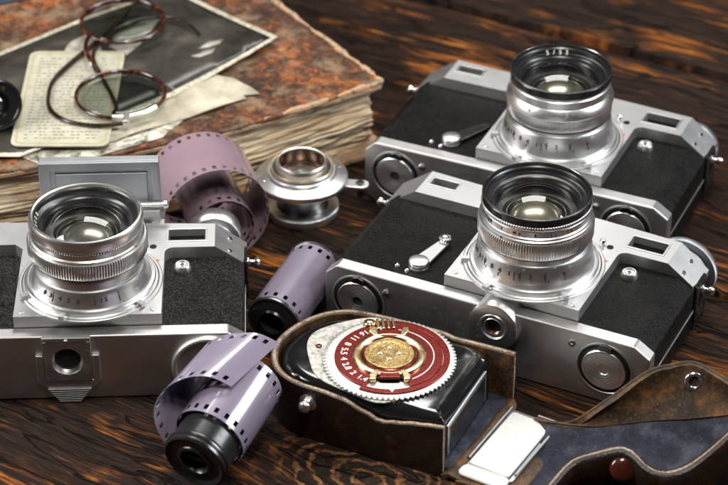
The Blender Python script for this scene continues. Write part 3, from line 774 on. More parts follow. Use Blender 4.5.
cap = finish('end_rim', bm, 'bright', root, ang=40)
bm = B(); lathe(bm, [(0, 1.5), (ROL - .3, 1.5)], 48, AM); finish('end_cap', bm, 'black_plastic', root)
bm = B(); lathe(bm, [(ROL + .05, LN - .5), (ROL - .5, LN - .3), (ROL - 1.4, LN - .6), (ROL - 3.2, LN - .2), (6.6, LN + .1), (6.2, LN + .7), (5.4, LN + .6), (5.0, LN - 4), (4.6, LN - 6), (0, LN - 6)], 64, AM)
ec = finish('end_cap', bm, 'black_plastic', root, ang=25)
bm = B(); lathe(bm, [(5.6, LN + .62), (6.0, LN + .72), (5.9, LN + .86), (5.5, LN + .76)], 48, AM, closed=True); finish('cap_ring', bm, 'dark_metal', ec)
a2, u2, v2 = frame(ax); pth = []
for i in range(150):
    t = i / 149; th = 2 * pi * 1.12 * t + 2.6
    pth.append(far + Vector((30, 52, 0)) + a2 * (LN / 2) + u2 * sin(th) * (ROL - .25 + .35 * t) + v2 * cos(th) * (ROL - .25 + .35 * t))
strip('film_strip', pth, a2, LN - 4.4, 'film_lilac', root)

# 3. cassette in front with a curling leader
nearc = Vector((-62.4, -168.5, 17.6)); dirn = Vector((.42, .88, .17)).normalized()
root = empty('film_cassette', (-60, -160, 0), 0, 'black film cassette at the front with its lilac leader curling over the top', 'film roll', FG)
off = Vector((60, 160, 0))
AM = axis_mat(nearc + off, -dirn) @ Matrix.Scale(1.05, 4)       # +z of AM points at the viewer
bm = B()
lathe(bm, [(0, -33.5), (12.0, -33.5), (12.6, -32.5), (12.6, 8.2), (12.9, 8.5), (13.2, 9.4), (13.2, 10.6), (12.7, 11.0), (12.7, 11.6), (13.2, 12.0), (13.2, 12.9), (12.8, 13.3), (12.3, 13.6), (11.6, 13.2), (10.6, 12.6), (7.6, 12.6), (7.3, 13.2), (6.0, 13.4), (5.6, 12.8), (5.0, 9), (0, 9)], 80, AM)
cs = finish('cassette_body', bm, 'black_plastic', root, ang=25)
bm = B()
for z in (10.0, 12.45): lathe(bm, [(13.1, z - .4), (13.42, z - .15), (13.42, z + .15), (13.1, z + .4)], 80, AM)
finish('cassette_rim', bm, 'dark_metal', cs)
bm = B(); box(bm, -1.0, 1.0, -5, 5, 8, 11.5, AM); finish('spool_key', bm, 'black_plastic', cs, bevel=.3)
bm = B(); box(bm, -14.6, -11.2, -3.2, 3.0, -26, 8.0, AM @ RZm(radians(-60))); finish('light_trap', bm, 'black_matt', cs, bevel=.6)
a3, u3, v3 = frame(dirn)
v3 = -v3 if v3.x < 0 else v3            # v3 points right
cc = nearc + off + a3 * 17.5
pth = []
for i in range(170):                     # wound part
    t = i / 169; th = radians(-150) + 2 * pi * 1.15 * t
    r = 14.6 + 1.0 * t
    pth.append(cc - v3 * cos(th) * r * -1 + u3 * sin(th) * r)
wound_end = pth[-1]
strip('film_strip', pth, a3, 35, 'film_lilac', root, phase=1.0)
# the free loop: leaves under the roll, swings out to the left and comes back over the top
edge_pts = [(-72, -170, 3.5), (-77.5, -168.5, 9), (-82.2, -167.5, 17), (-84.6, -166, 24.5), (-84.2, -164.5, 31.5), (-80.5, -162, 37.0), (-74, -160, 40.6), (-65.2, -159, 41.8), (-59.8, -159, 40.4), (-53.6, -160, 37.2)]
WD1 = Vector((.52, .84, .0)).normalized()
def leader_dir(f_):
    k = max(0, min(1, (f_ - .25) / .5)); return a3.lerp(WD1, k).normalized()
n_e = len(edge_pts) - 1
ctrl = [Vector(p) + off + leader_dir(k / n_e) * 17.5 for k, p in enumerate(edge_pts)]
sp_ = smooth_path(ctrl, 14)
strip('film_leader', sp_, leader_dir, 35, 'film_lilac', root, phase=.6)

# ------------------------------------------------------------------ detached lens mount lying face down behind
root = empty('lens_mount', (-29.5, 27.0, 0), 0, 'detached chrome lens mount with a wide flange standing upside down by the old book', 'lens')
bm = B()
lathe(bm, [(9, .4), (15.5, .4), (15.5, 4.2), (14.4, 4.6), (12.6, 4.4), (11.6, 6), (11.5, 8), (12.6, 10.5), (13.4, 12.5), (13.4, 16), (9, 17)], 80)
bo = finish('neck', bm, 'dark_metal', root, ang=28)
bm = B(); knurl(bm, 17.5, .2, 4.6, 130, .3, I4, rin=10); lathe(bm, [(13.6, 4.0), (14.2, 4.8), (16.2, 4.8), (16.8, 4.4)], 80); finish('knurled_ring', bm, 'chrome', root, ang=50)
bm = B()
lathe(bm, [(10, 13.2), (15.5, 13.4), (17.2, 14.4), (20.9, 17.2), (21.9, 18.4), (22.0, 20.0), (21.7, 20.6), (20.6, 21.0), (16.6, 22.2), (16.3, 22.6), (16.3, 23.6), (15.9, 24.0), (15.3, 24.0), (15.1, 24.4), (15.1, 25.4), (14.8, 25.8), (14.1, 25.8), (13.9, 25.2), (13.7, 22)], 96)
fl = finish('flange', bm, 'chrome', root, ang=28)
bm = B()
for a_ in (20, 140, 200, 262): lathe(bm, [(0, 20.2), (1.2, 20.2), (1.2, 21.6), (0, 21.8)], 14, RZm(radians(a_)) @ T(18.6, 0, 0))
finish('flange_screws', bm, 'bright', fl)
bm = B(); lathe(bm, [(14.0, 24.9), (14.3, 25.1), (14.2, 25.95), (14.75, 26.0), (15.0, 25.6)], 80); finish('brass_edge', bm, 'dull_gold', fl)
bm = B(); lathe(bm, [(13.8, 22.5), (12.0, 22.5), (11.9, 18)], 64); finish('dark_gap', bm, 'black_matt', fl)
bm = B()
lathe(bm, [(12.2, 20), (12.2, 27.2), (11.9, 28.4), (11.4, 29.0), (10.9, 28.9), (10.7, 28.2), (10.6, 22), (8.6, 20.8), (8.5, 20), (0, 19)], 80)
tb = finish('inner_tube', bm, 'warm_chrome', root, ang=28)
bm = B(); lathe(bm, [(10.55, 28.2), (10.45, 22.2), (8.7, 21.2)], 64); finish('bronze_lining', bm, 'bronze', tb)
bm = B(); pr = [(8.4 * i / 8, 21.4 + 1.3 * (1 - (i / 8) ** 2)) for i in range(9)]; lathe(bm, pr, 40); finish('rear_glass', bm, 'coated_glass', tb)
# side arm
bm = B(); prism(bm, [(18, -3.2), (24, -3.4), (29.5, -3.4), (31.6, -2.2), (32.2, 0), (31.6, 2.2), (29.5, 3.4), (24, 3.4), (18, 4.5)], 15.6, 17.6, RZm(radians(-6)))
ar = finish('side_arm', bm, 'chrome', root, bevel=.4)
bm = B(); lathe(bm, [(0, 17.5), (2.0, 17.5), (2.0, 18.3), (0, 18.5)], 20, RZm(radians(-6)) @ T(27.8, 0, 0)); lathe(bm, [(0, 11), (2.2, 11), (2.2, 15.7), (0, 15.7)], 20, RZm(radians(-6)) @ T(27.8, 0, 0)); finish('arm_screw', bm, 'dark_metal', ar, ang=50)

# ------------------------------------------------------------------ light meter in its leather case
CP = (31.8, -172.5, 0); CA = -radians(24.7)
case = empty('leather_case', CP, CA, 'open brown leather case with its lid folded out to the right', 'case')
outline = [(0, 0), (-15, 0), (-30, 0), (-45, 0), (-60, .2), (-66, .7), (-71.5, 2), (-76.5, 4.6), (-80.5, 8), (-84, 13), (-86.5, 19), (-87.6, 25), (-87.2, 31), (-86, 37), (-83.8, 43), (-80.4, 49), (-76, 54), (-71, 57.4), (-65, 59.6), (-50, 61), (-30, 61), (-10, 60.5), (8.5, 59.3)]
sm = smooth_path([(x, y, 0) for x, y in outline], 4)
def rimh(p):
    u, v = p.x, p.y
    if v < 30 and u > -66:
        pts = [(-66, 26.5), (-56, 26.6), (-45, 25.6), (-36, 22.4), (-28, 19.6), (-20, 21.6), (-12, 23.6), (-5, 24.8), (0, 25.6)]
        for (a_, b_), (c_, d_) in zip(pts, pts[1:]):
            if a_ <= u <= c_:
                t = (u - a_) / (c_ - a_); t = t * t * (3 - 2 * t); return b_ + (d_ - b_) * t
    if v > 50 and u > -20: return 25.5 + (u + 20) * .06
    return 26.6
def wallmesh(inset, thick, zfun, z0=0.0):
    bm = B(); rows = []
    for i, p in enumerate(sm):
        a_ = sm[max(0, i - 1)]; b_ = sm[min(len(sm) - 1, i + 1)]; t = (b_ - a_).normalized(); nn = Vector((-t.y, t.x, 0)); 
        nn = -nn if nn.dot(Vector((-40, 30, 0)) - p) < 0 else nn
        h_ = zfun(p); o1 = p + nn * inset; o2 = p + nn * (inset + thick)
        rows.append([o1 + Vector((0, 0, z0)), o1 + Vector((0, 0, z0 + (h_ - z0) * .5)) - nn * .35, o1 + Vector((0, 0, h_)), o2 + Vector((0, 0, h_)), o2 + Vector((0, 0, z0 + (h_ - z0) * .5)), o2 + Vector((0, 0, z0))])
    V = [[bm.verts.new(q) for q in r] for r in rows]
    for a_, b_ in zip(V, V[1:]):
        for k in range(6): bm.faces.new((a_[k], b_[k], b_[(k + 1) % 6], a_[(k + 1) % 6]))
    bm.faces.new(V[0]); bm.faces.new(V[-1])
    return bm
finish('case_wall', wallmesh(0, 1.0, lambda p: rimh(p) - .3), 'case_leather', case, bevel=.3)
finish('wall_core', wallmesh(.75, 1.7, rimh, .4), 'leather_edge', case, bevel=.5)
finish('wall_inside', wallmesh(2.3, .8, lambda p: rimh(p) - .6, .4), 'leather_inside', case, bevel=.2)
bm = B(); prism(bm, [(p.x, p.y) for p in sm], .2, 1.6); finish('case_floor', bm, 'case_leather', case)
bm = B(); prism(bm, [(-3, 2.8), (6.0, 3.2), (9.5, 56.6), (-3, 57.4)], 1.5, 3.6); finish('floor_lining', bm, 'blue_lining', case, bevel=.8)
# ragged hinge of folded leather
def sheet(name, rows, mat, parent, thick, bevel=0, rough_amp=0.0, sub=1):
    bm = B(); V = [[bm.verts.new(Vector(p) + Vector((random.uniform(-1, 1), random.uniform(-1, 1), random.uniform(-1, 1))) * rough_amp) for p in r] for r in rows]
    for a_, b_ in zip(V, V[1:]):
        for k in range(len(a_) - 1): bm.faces.new((a_[k], a_[k + 1], b_[k + 1], b_[k]))
    o = finish(name, bm, mat, parent, ang=60)
    if sub: s_ = o.modifiers.new('smooth', 'SUBSURF'); s_.levels = sub; s_.render_levels = sub
    so = o.modifiers.new('thickness', 'SOLIDIFY'); so.thickness = thick * S; so.offset = -1
    es_ = o.modifiers.new('crisp', 'EDGE_SPLIT'); es_.split_angle = radians(50)
    return o
rows = []
for i in range(25):
    v = -1.5 + i * 2.42; k = i / 24
    rows.append([(-.3 + k * 5.5, v, 2.0), (2.0 + k * 5.5, v, 3.8), (4.0 + k * 5.2, v, 4.9), (6.2 + k * 4.6, v * .97, 3.9), (8.6 + k * 3.4, v * .94, 2.9)])
sheet('hinge_fold', rows, 'leather_inside', case, 1.6, rough_amp=.28)
bm = B(); prism(bm, [(6.5, -2.2), (34, -.5), (38.5, 46), (12, 52)], .4, 2.7); finish('hinge_panel', bm, 'leather_inside', case, bevel=.7)
# studs on the case front
for u_, z_, r_, m_, nm in ((-60.5, 19.2, 3.0, 'warm_chrome', 'press_stud'), (-23.0, 11.5, 2.9, 'dull_gold', 'rivet')):
    bm = B(); F = T(u_, .2, z_) @ FACE
    if nm == 'press_stud': pr = [(0, -.5), (4.0, -.5), (3.9, .4), (2.4, .7), (1.9, 1.4), (2.6, 2.4), (2.9, 3.4), (2.4, 4.6), (1.2, 5.3), (0, 5.4)]
    else: pr = [(0, -.5), (3.0, -.5), (3.0, .4), (2.2, .9), (0, 1.0)]
    lathe(bm, pr, 32, F); finish(nm, bm, m_ if nm == 'press_stud' else 'bronze', case, ang=40)
# lid (world coordinates, then brought into the case's frame)
CI = (T(*CP) @ RZm(CA)).inverted()
W2C = lambda p: CI @ Vector(p)
fb = [(72, -141.5, 4.0), (85.4, -149.4, 8), (97, -150.8, 10), (108.4, -151.5, 12), (120, -153.5, 15), (131.2, -156.5, 18), (143, -158.6, 21), (153.0, -161.0, 24)]
br = [(72, -140.6, 5.2), (84.8, -149.0, 9.5), (98.3, -150.2, 21.0), (115.6, -146.4, 33.6), (126, -146.6, 37.8), (134.8, -147.6, 39.6), (143.5, -152.0, 37.4), (154.5, -158, 33)]
fr = [(62.5, -189.5, 5.0), (71.5, -191.5, 8.5), (83.0, -179.8, 13.5), (93.8, -179.0, 18), (105.0, -179.2, 20.2), (113.4, -186.5, 16.4), (122.4, -186.6, 14.2), (133.0, -183.0, 17), (147.0, -176.6, 27), (155, -171, 33)]
def resamp(pts, n_):
    p = smooth_path(pts, 10); return [p[round(i * (len(p) - 1) / (n_ - 1))] for i in range(n_)]
NL = 40
FB, BR, FR = resamp(fb, NL), resamp(br, NL), resamp(fr, NL)
rows = [[], []]
floor_rows = []
for i in range(NL):
    b_, f_ = FB[i], FR[i]
    fl_ = Vector((f_.x - .2, f_.y + 1.6, max(2.2, f_.z - 11)))
    r_ = [b_.lerp(fl_, t) - Vector((0, 0, 2.6 * sin(pi * t))) for t in [k / 7 for k in range(8)]]
    floor_rows.append([W2C(p) for p in r_])
o = sheet('lid_lining', floor_rows, 'blue_lining', case, 1.0, rough_amp=.12)
back_rows = []
for i in range(NL):
    b_, t_ = FB[i], BR[i]
    back_rows.append([W2C(b_.lerp(t_, k) + Vector((0, 1.6 * sin(pi * k), 0))) for k in (0, .15, .35, .55, .75, .92, 1.0)])
lid = sheet('lid_back', back_rows, 'leather_inside', case, 2.0, rough_amp=.10)
front_rows = []
for i in range(NL):
    f_ = FR[i]
    front_rows.append([W2C(p) for p in (f_ + Vector((.1, 1.0, -.3)), f_ + Vector((0, -.2, 0)), f_ + Vector((0, -1.6, -.3)), f_ + Vector((0, -2.6, -min(3.0, f_.z * .4))), Vector((f_.x, f_.y - 2.0, f_.z * .3)), Vector((f_.x, f_.y + .6, .8)))])
sheet('lid_front', front_rows, 'case_leather', case, 1.2, rough_amp=.06)
bm = B(); tube(bm, [W2C(Vector(p) + Vector((0, -.35, .1))) for p in FR], 1.1, 10); finish('front_rim', bm, 'leather_edge', case)
bm = B(); tube(bm, [W2C(Vector(p) + Vector((0, .6, .0))) for p in BR], .7, 8); finish('back_rim', bm, 'leather_inside', case)
bm = B(); tube(bm, [W2C(Vector(p) + Vector((0, -.6, .4))) for p in FB], .8, 8); finish('lining_seam', bm, 'leather_inside', case)
# end wall of the lid
rows = [[W2C(FB[-1].lerp(FR[-1], t) + Vector((4 * sin(pi * t) * k + 1.0, 0, -3 * (1 - k) + k * 7))) for k in (0, .5, 1)] for t in [q / 8 for q in range(9)]]
sheet('lid_end', rows, 'leather_inside', case, 2.0)
# eyelet and brown button
bm = B(); EM = T(*W2C((134.6, -151.6, 33.6))) @ RZm(-CA) @ RX(radians(78))
lathe(bm, [(3.3, -1.4), (4.3, -.2), (4.0, .7), (3.3, 1.0), (2.5, .7), (2.1, -.2), (2.1, -1.5)], 36, EM); ey = finish('eyelet', bm, 'bright', case, ang=60)
bm = B(); lathe(bm, [(0, -.3), (2.2, -.3)], 24, EM); finish('eyelet_hole', bm, 'black_matt', ey)
bm = B(); EM = T(*W2C((104.0, -182.8, 13.4))) @ RZm(-CA) @ RX(radians(68))
lathe(bm, [(0, -1), (5.6, -1), (5.6, .6), (4.8, 1.8), (3.0, 2.6), (0, 2.9)], 36, EM); finish('lid_button', bm, 'brown_button', case, ang=60)

# white plastic diffuser in its wire frame, resting on the hinge panel
def rrect(x0, x1, y0, y1, r, k=4):
    out = []
    for cx, cy, a0 in ((x1 - r, y1 - r, 0), (x0 + r, y1 - r, 90), (x0 + r, y0 + r, 180), (x1 - r, y0 + r, 270)):
        for i in range(k + 1):
            a_ = radians(a0 + 90 * i / k); out.append((cx + r * cos(a_), cy + r * sin(a_)))
    return out
di = empty('diffuser_plate', (31.8, -172.5, 0), CA, 'white plastic diffuser plate in a thin metal frame between case and lid', 'diffuser')
DM = T(10.0, .6, 0) @ RZm(-radians(4.5))
def quad(pts, r=1.5):     # four corners rounded
    out = []
    for k in range(4):
        p = Vector(pts[k]); a_ = Vector(pts[k - 1]) - p; b_ = Vector(pts[(k + 1) % 4]) - p; a_.normalize(); b_.normalize()
        for t in (0, .25, .5, .75, 1): q = p + a_ * r * (1 - t) ** 2 + b_ * r * t * t; out.append((q.x, q.y))
    return out
bm = B(); prism(bm, quad([(7.2, 8.0), (28.4, 5.0), (33.2, 47.6), (10.9, 50.2)]), 2.6, 3.7); fr_ = finish('metal_frame', bm, 'grey_metal', di, bevel=.3)
bm = B(); tube(bm, [(7.0, 11.5, 4.6), (10.7, 50.0, 4.6)], .6, 8); finish('frame_wire', bm, 'satin', fr_)
bm = B(); tube(bm, [(28.6, 8.7, 4.8), (33.3, 47.6, 4.8), (23, 49.2, 4.4)], .7, 8); finish('frame_wire', bm, 'satin', fr_)
bm = B(); prism(bm, quad([(8.0, 7.4), (26.6, 5.6), (30.6, 44.6), (12.2, 47.3)], 2), 3.6, 5.4); finish('white_plate', bm, 'white_plastic', di, bevel=.8, seg=3)
bm = B(); prism(bm, quad([(5.6, 1.0), (26.9, -1.6), (28.0, 6.0), (7.0, 8.2)], 3), 3.0, 4.9); finish('white_tab', bm, 'white_plastic', di, bevel=.9, seg=3)

# the meter itself
me_ = empty('light_meter', CP, CA, 'black light meter with a red and gold dial sitting in the leather case', 'light meter')
mo = smooth_path([(-3, 4.4, 0), (-30, 3.9, 0), (-58, 4.0, 0), (-66, 4.8, 0), (-73, 7.4, 0), (-79, 12.6, 0), (-82.4, 20, 0), (-83.2, 27, 0), (-81.6, 37, 0), (-76.6, 47.6, 0), (-69, 54.0, 0), (-60, 56.6, 0), (-40, 57.4, 0), (-8, 57.0, 0), (-1.4, 52, 0), (-1.4, 47, 0), (-2.0, 10, 0)], 4, closed=True)
bm = B(); cxy = Vector((-40, 30, 0))
def ringat(sc_, z): 
    out = []
    for p in mo:
        d = (cxy - p); d_ = d.normalized(); q = p + d_ * sc_; out.append(bm.verts.new((q.x, q.y, z)))
    return out
R_ = [ringat(1.0, 2), ringat(0, 4), ringat(0, 20), ringat(.4, 22.6), ringat(1.7, 24.8), ringat(4.0, 26.0), ringat(7.0, 26.4)]
for a_, b_ in zip(R_, R_[1:]):
    for i in range(len(a_)): j = (i + 1) % len(a_); bm.faces.new((a_[i], a_[j], b_[j], b_[i]))
bm.faces.new(R_[0]); bm.faces.new(R_[-1])
finish('meter_body', bm, 'enamel', me_, ang=35)
bm = B(); box(bm, -2.0, -.7, 7.5, 49, 5.5, 21.0); ef = finish('end_window', bm, 'grey_metal', me_, bevel=.5)
bm = B(); box(bm, -.8, -.45, 9.5, 46.5, 6.5, 19.4); finish('end_pane', bm, 'dark_glass', ef, bevel=.1)
# dial
DC = T(-37.8, 31.5, 26.4)
bm = B()
plate_pts = [(-31, -13), (-22, -23), (-4, -27), (10, -27), (22, -10), (22, 12), (8, 24), (-14, 26), (-25, 21), (-36, 8), (-37, -2)]
pp = smooth_path([(x, y, 0) for x, y in plate_pts], 4, closed=True); pp = [(p.x, p.y) for p in pp]
prism(bm, pp, -.4, .35, DC); fp = finish('face_plate', bm, 'aged_white', me_, bevel=.2)
bm = B(); TE = 76
def tooth(t, rr, z, i): return 1.0 + ((.9 if i % 6 in (2, 3) else (.45 if i % 6 in (1, 4) else -.1)) / 27.2 if rr > 27 else 0)
lathe(bm, [(20, .3), (27.2, .3), (27.3, 1.2), (26.9, 1.7), (25.6, 1.9), (18, 2.0)], TE * 6, DC, tooth)
dl = finish('toothed_ring', bm, 'dish', me_, ang=35)
# angles in the case's frame: viewer-facing front of the dial is about -65 degrees
FRONT = -90 + 24.7
def arc(bm, r0, r1, a0, a1, z0, z1, N=48):
    pts = [(r1 * cos(radians(a0 + (a1 - a0) * i / N)), r1 * sin(radians(a0 + (a1 - a0) * i / N))) for i in range(N + 1)]
    pts += [(r0 * cos(radians(a1 + (a0 - a1) * i / N)), r0 * sin(radians(a1 + (a0 - a1) * i / N))) for i in range(N + 1)]
    prism(bm, pts, z0, z1, DC)
bm = B(); arc(bm, 15.2, 23.0, FRONT - 158, FRONT - 26, 1.8, 2.7); sc1 = finish('red_scale', bm, 'red_paint', me_, bevel=.2)
bm = B(); arc(bm, 13.8, 22.4, FRONT + 22, FRONT + 188, 1.8, 2.75); sc2 = finish('red_scale', bm, 'red_paint', me_, bevel=.2)
bm = B(); arc(bm, 18.4, 18.8, FRONT + 30, FRONT + 168, 2.7, 2.95); finish('white_line', bm, 'white_paint', sc2, smooth=False)
bm = B(); arc(bm, 22.6, 25.4, FRONT - 30, FRONT + 200, 1.8, 2.6); rb = finish('red_band', bm, 'red_paint', me_, bevel=.2)
bm = B(); prism(bm, [(22.9, -1.1), (24.9, 0), (22.9, 1.1)], 2.55, 2.8, DC @ RZm(radians(FRONT + 2)) @ T(0, 0, 0)); finish('pointer_mark', bm, 'white_paint', rb, smooth=False)
bm = B()
for i, s_ in enumerate(('1.4', '2', '2.8', '4', '5.5', '8', '11', '16')):
    a_ = FRONT - 36 - i * 15.8
    text_bm(bm, s_, 4.0, DC @ RZm(radians(a_) + (pi / 2)) @ T(0, -19.2, 2.75) @ RZm(0), .2, .04)
finish('scale_numbers', bm, 'white_paint', sc1, smooth=False)
bm = B(); lathe(bm, [(0, 1.9), (15.4, 1.9), (15.4, 3.2), (14.9, 4.0), (13.4, 4.3), (12.0, 3.9), (11.5, 3.3), (11.4, 3.0), (0, 3.0)], 90, DC); gd = finish('gold_ring', bm, 'gold', me_, ang=28)
bm = B(); lathe(bm, [(11.45, 2.9), (11.5, 3.5), (10.9, 3.9), (10.5, 3.6), (10.4, 2.9)], 80, DC); finish('red_inlay', bm, 'red_paint', gd)
bm = B(); lathe(bm, [(10.5, 2.9), (10.4, 4.0), (9.9, 4.3), (8.6, 4.3), (7.8, 3.7), (7.6, 3.7), (0, 3.9)], 80, DC); gc = finish('gold_centre', bm, 'grainy_brass', me_, ang=28)
for k in range(4):
    bm = B(); lathe(bm, [(0, 4.7), (.7, 4.6), (1.1, 4.1), (1.1, 3.6)], 16, DC @ RZm(radians(24.7 + 90 * k)) @ T(3.9, 0, 0)); finish('pin', bm, 'bright', gc, ang=60)
for s_, a_ in ((1, FRONT), (-1, FRONT + 180)):
    bm = B(); TM = DC @ RZm(radians(a_))
    for q in (-1, 1): prism(bm, [(11.8, q * 4.2), (18.2, q * 5.8), (18.2, q * 8.4), (15.5, q * 8.6), (11.8, q * 6.2)], 2.4, 4.6, TM)
    lg = finish('dial_bracket', bm, 'gold', me_, bevel=.5)
    bm = B(); box(bm, 11.9, 16.6, -4.2, 4.2, 2.6, 4.2, TM); finish('red_block', bm, 'red_paint', lg, bevel=.3)
bm = B()
for q in range(4): box(bm, 17.5, 24.5, -4.0 + q * 2.2, -2.7 + q * 2.2, 2.6, 4.4, DC @ RZm(radians(FRONT + 184)))
finish('grip_ribs', bm, 'gold', me_, bevel=.4)
bm = B(); lathe(bm, [(0, 4.4), (1.6, 4.2), (2.6, 3.6), (2.8, 2.2)], 24, DC @ RZm(radians(FRONT - 160)) @ T(24, 0, 0)); finish('gold_knob', bm, 'gold', me_, ang=60)
bm = B(); lathe(bm, [(.7, .35), (.7, .75), (1.35, .75), (1.35, .35)], 20, DC @ T(-31, -3.5, 0)); finish('plate_eyelet', bm, 'red_paint', fp)

# ------------------------------------------------------------------ old book with papers on it
book = empty('old_book', (0, 0, 0), 0, 'thick old book with a worn red-brown cover and yellowed ragged pages', 'book')
bk = [(8.4, 84.9), (-20, 66.6), (-48.8, 48.2), (-73.3, 34.5), (-120, 17), (-168, 1.8), (-240, -22), (-240, 190), (-70, 210), (-47.7, 172), (-8, 111.5)]
def jag(pts, step, amp, round_=0):
    out = []
    for a_, b_ in zip(pts, pts[1:] + pts[:1]):
        L_ = (Vector(b_) - Vector(a_)).length; k = max(1, int(L_ / step))
        for i in range(k):
            t = i / k; x = a_[0] + (b_[0] - a_[0]) * t; y = a_[1] + (b_[1] - a_[1]) * t
            out.append((x + random.uniform(-amp, amp), y + random.uniform(-amp, amp)))
    return out
tip = [(8.8, 86.5), (7.6, 82.6), (3, 80.4)]
bkr = [(8.6, 87.5), (8.2, 84.6), (6.2, 82.4)] + bk[1:-1] + [(-8, 111.5), (4.5, 93.5)]
bm = B(); prism(bm, jag(bkr, 4, .35), 35.0, 38.0); cv = finish('front_cover', bm, 'book_cover', book, bevel=1.0, seg=3)
bm = B(); prism(bm, jag(bkr, 4, .35), 34.3, 36.6, T(-60, 90, 0) @ Matrix.Scale(1.004, 4) @ T(60, -90, -.12)); finish('cover_board', bm, 'cover_edge', cv, bevel=.6)
rim = [(-47.7, 171, 38.2), (-28, 141.5, 38.3), (-8, 111.2, 38.3), (1, 98.0, 38.2), (6.6, 89.5, 38.0), (6.6, 84.8, 38.0), (-6, 76.5, 38.0), (-25, 64, 37.9), (-48, 49.5, 37.8)]
bm = B(); tube(bm, [(p.x + random.uniform(-.5, .5), p.y + random.uniform(-.5, .5), p.z - .75) for p in smooth_path(rim, 8)], lambda t: 1.3 + .5 * sin(t * 37) + .3 * sin(t * 91), 8); finish('worn_edge', bm, 'cover_edge', cv)
bm = B(); prism(bm, jag([(x + (3.5 if x > -100 else 0), y - 4.0) for x, y in bkr], 4, .35), .3, 3.2); finish('back_cover', bm, 'cover_edge', book, bevel=.8)
# page block: many uneven gatherings
bm = B(); z = 3.2; k = 0
while z < 34.2:
    th = random.uniform(.25, 1.3); th = min(th, 34.3 - z)
    d = 3.0 + random.uniform(-1.6, 2.6) - 2.0 * sin((z - 3) / 31 * pi) * random.uniform(.4, 1)
    pl = []
    front = [(4.5, 86), (-20, 69.5), (-48.8, 51.2), (-73.3, 37.5), (-120, 20), (-168, 4.8), (-238, -18)]
    fr2 = smooth_path([(x, y, 0) for x, y in front], 9)
    ph = random.uniform(0, 6)
    for i, p in enumerate(fr2):
        wv = .7 * sin(i * .45 + ph) + .35 * sin(i * 1.1 + ph * 2) + random.uniform(-.25, .25)
        pl.append((p.x - .5 * (d + wv), p.y + .85 * (d + wv) - 2.5))
    pl += [(-238, 188), (-72, 205), (-50.5 + random.uniform(-1, 1), 171), (-11.5 + random.uniform(-1.2, 1.2), 111)]
    vs = prism(bm, pl, z, z + th)
    ph2 = random.uniform(0, 6)
    for v in vs:
        v.co.z += .55 * sin(v.co.x * .06 + ph2 * .3 + z * .05) * (1 if 5 < z < 32 else 0)
    z += th * .96 + .05
finish('page_block', bm, 'pages', book, smooth=True, ang=25)
bm = B(); box(bm, -243, -228, -24, 192, 1, 38.6); finish('spine', bm, 'blue_cloth', book, bevel=2.5, seg=3)
bm = B(); prism(bm, [(-240, 140), (-122, 196), (-90, 214), (-240, 214)], 38.05, 39.3); finish('cloth_strip', bm, 'blue_cloth', book, bevel=.4)

def paper(name, pts, z0, th, mat, parent=None, bend=None, step=5, amp=.25, label=None, cat=None, grp=None, edge=None):
    bm = B(); loop = jag(pts, step, amp)
    es = []; vs = [bm.verts.new((x, y, 0)) for x, y in loop]
    f_ = bm.faces.new(vs)
    bmesh.ops.triangulate(bm, faces=[f_])
    for _ in range(2): bmesh.ops.subdivide_edges(bm, edges=[e for e in bm.edges if e.calc_length() > 9], cuts=2, use_grid_fill=True)
    bmesh.ops.triangulate(bm, faces=bm.faces[:])
    for v in bm.verts: v.co.z = z0 + (bend(v.co.x, v.co.y) if bend else 0)
    bmesh.ops.recalc_face_normals(bm, faces=bm.faces[:])
    if bm.faces[:][0].normal.z < 0: bmesh.ops.reverse_faces(bm, faces=bm.faces[:])
    bmesh.ops.scale(bm, vec=(S, S, S), verts=bm.verts[:])
    me = bpy.data.meshes.new(name); bm.to_mesh(me); bm.free(); me.materials.append(M[mat])
    for p in me.polygons: p.use_smooth = True
    o = bpy.data.objects.new(name, me); COL.objects.link(o)
    so = o.modifiers.new('thickness', 'SOLIDIFY'); so.thickness = th * S; so.offset = -1
    if parent: o.parent = parent
    if label: tag(o, label, cat, grp)
    return o
def lift(x, y):      # the papers curl up a little towards the right tip
    d = max(0, 1 - sqrt((x + 44) ** 2 + (y - 124) ** 2) / 60); return 2.2 * d * d
# pale photograph underneath, torn paper, dark photograph, printed card
paper('old_photograph', [(-172, 23), (-150, 7.5), (-144.5, 3.2), (-120, 17.4), (-95, 32), (-80, 60), (-170, 90)], 38.55, .35, 'photo_pale', label='faded pale photograph showing its lower corner under the printed card', cat='photograph')
paper('torn_paper', [(-132, 24.5), (-118, 27.4), (-95, 42.4), (-73, 56), (-57, 67.5), (-59, 70.5), (-50.5, 71.5), (-55, 78), (-64, 87), (-100, 100), (-150, 80)], 39.0, .35, 'paper_old', bend=lambda x, y: .5 + .5 * sin(x * .13 + y * .08), label='crumpled cream sheet with a torn right edge beneath the dark photograph', cat='paper')
ph_pts = [(-44.5, 124.8), (-90.7, 168.7), (-110, 181), (-141, 150.5), (-182, 112.5), (-216, 84), (-190, 40), (-150, 20), (-136, 32), (-92, 72), (-60, 104)]
ph = empty('dark_photograph', (0, 0, 0), 0, 'large dark old photograph with a thin white border lying on the book', 'photograph')
pht = [(-43.5, 123.2), (-46.6, 126.5), (-92, 172), (-104, 181.5), (-141, 150.5), (-182, 112.5), (-230, 73), (-205, 22), (-160, 8), (-135.5, 33.2), (-92.3, 68.8), (-60, 100)]
pht = [(-43.5, 123.2), (-46.6, 126.8), (-100, 180.5), (-141, 150.0), (-182, 110.8), (-232, 62), (-200, 12), (-160, 12), (-134, 33), (-91.5, 68.6)]
paper('border', pht, 40.2, .5, 'photo_border', ph, bend=lift)
cxp = Vector((-130, 100)); inner = []
for x, y in pht:
    d = (cxp - Vector((x, y))); d.normalize(); inner.append((x + d.x * 3.6, y + d.y * 3.6))
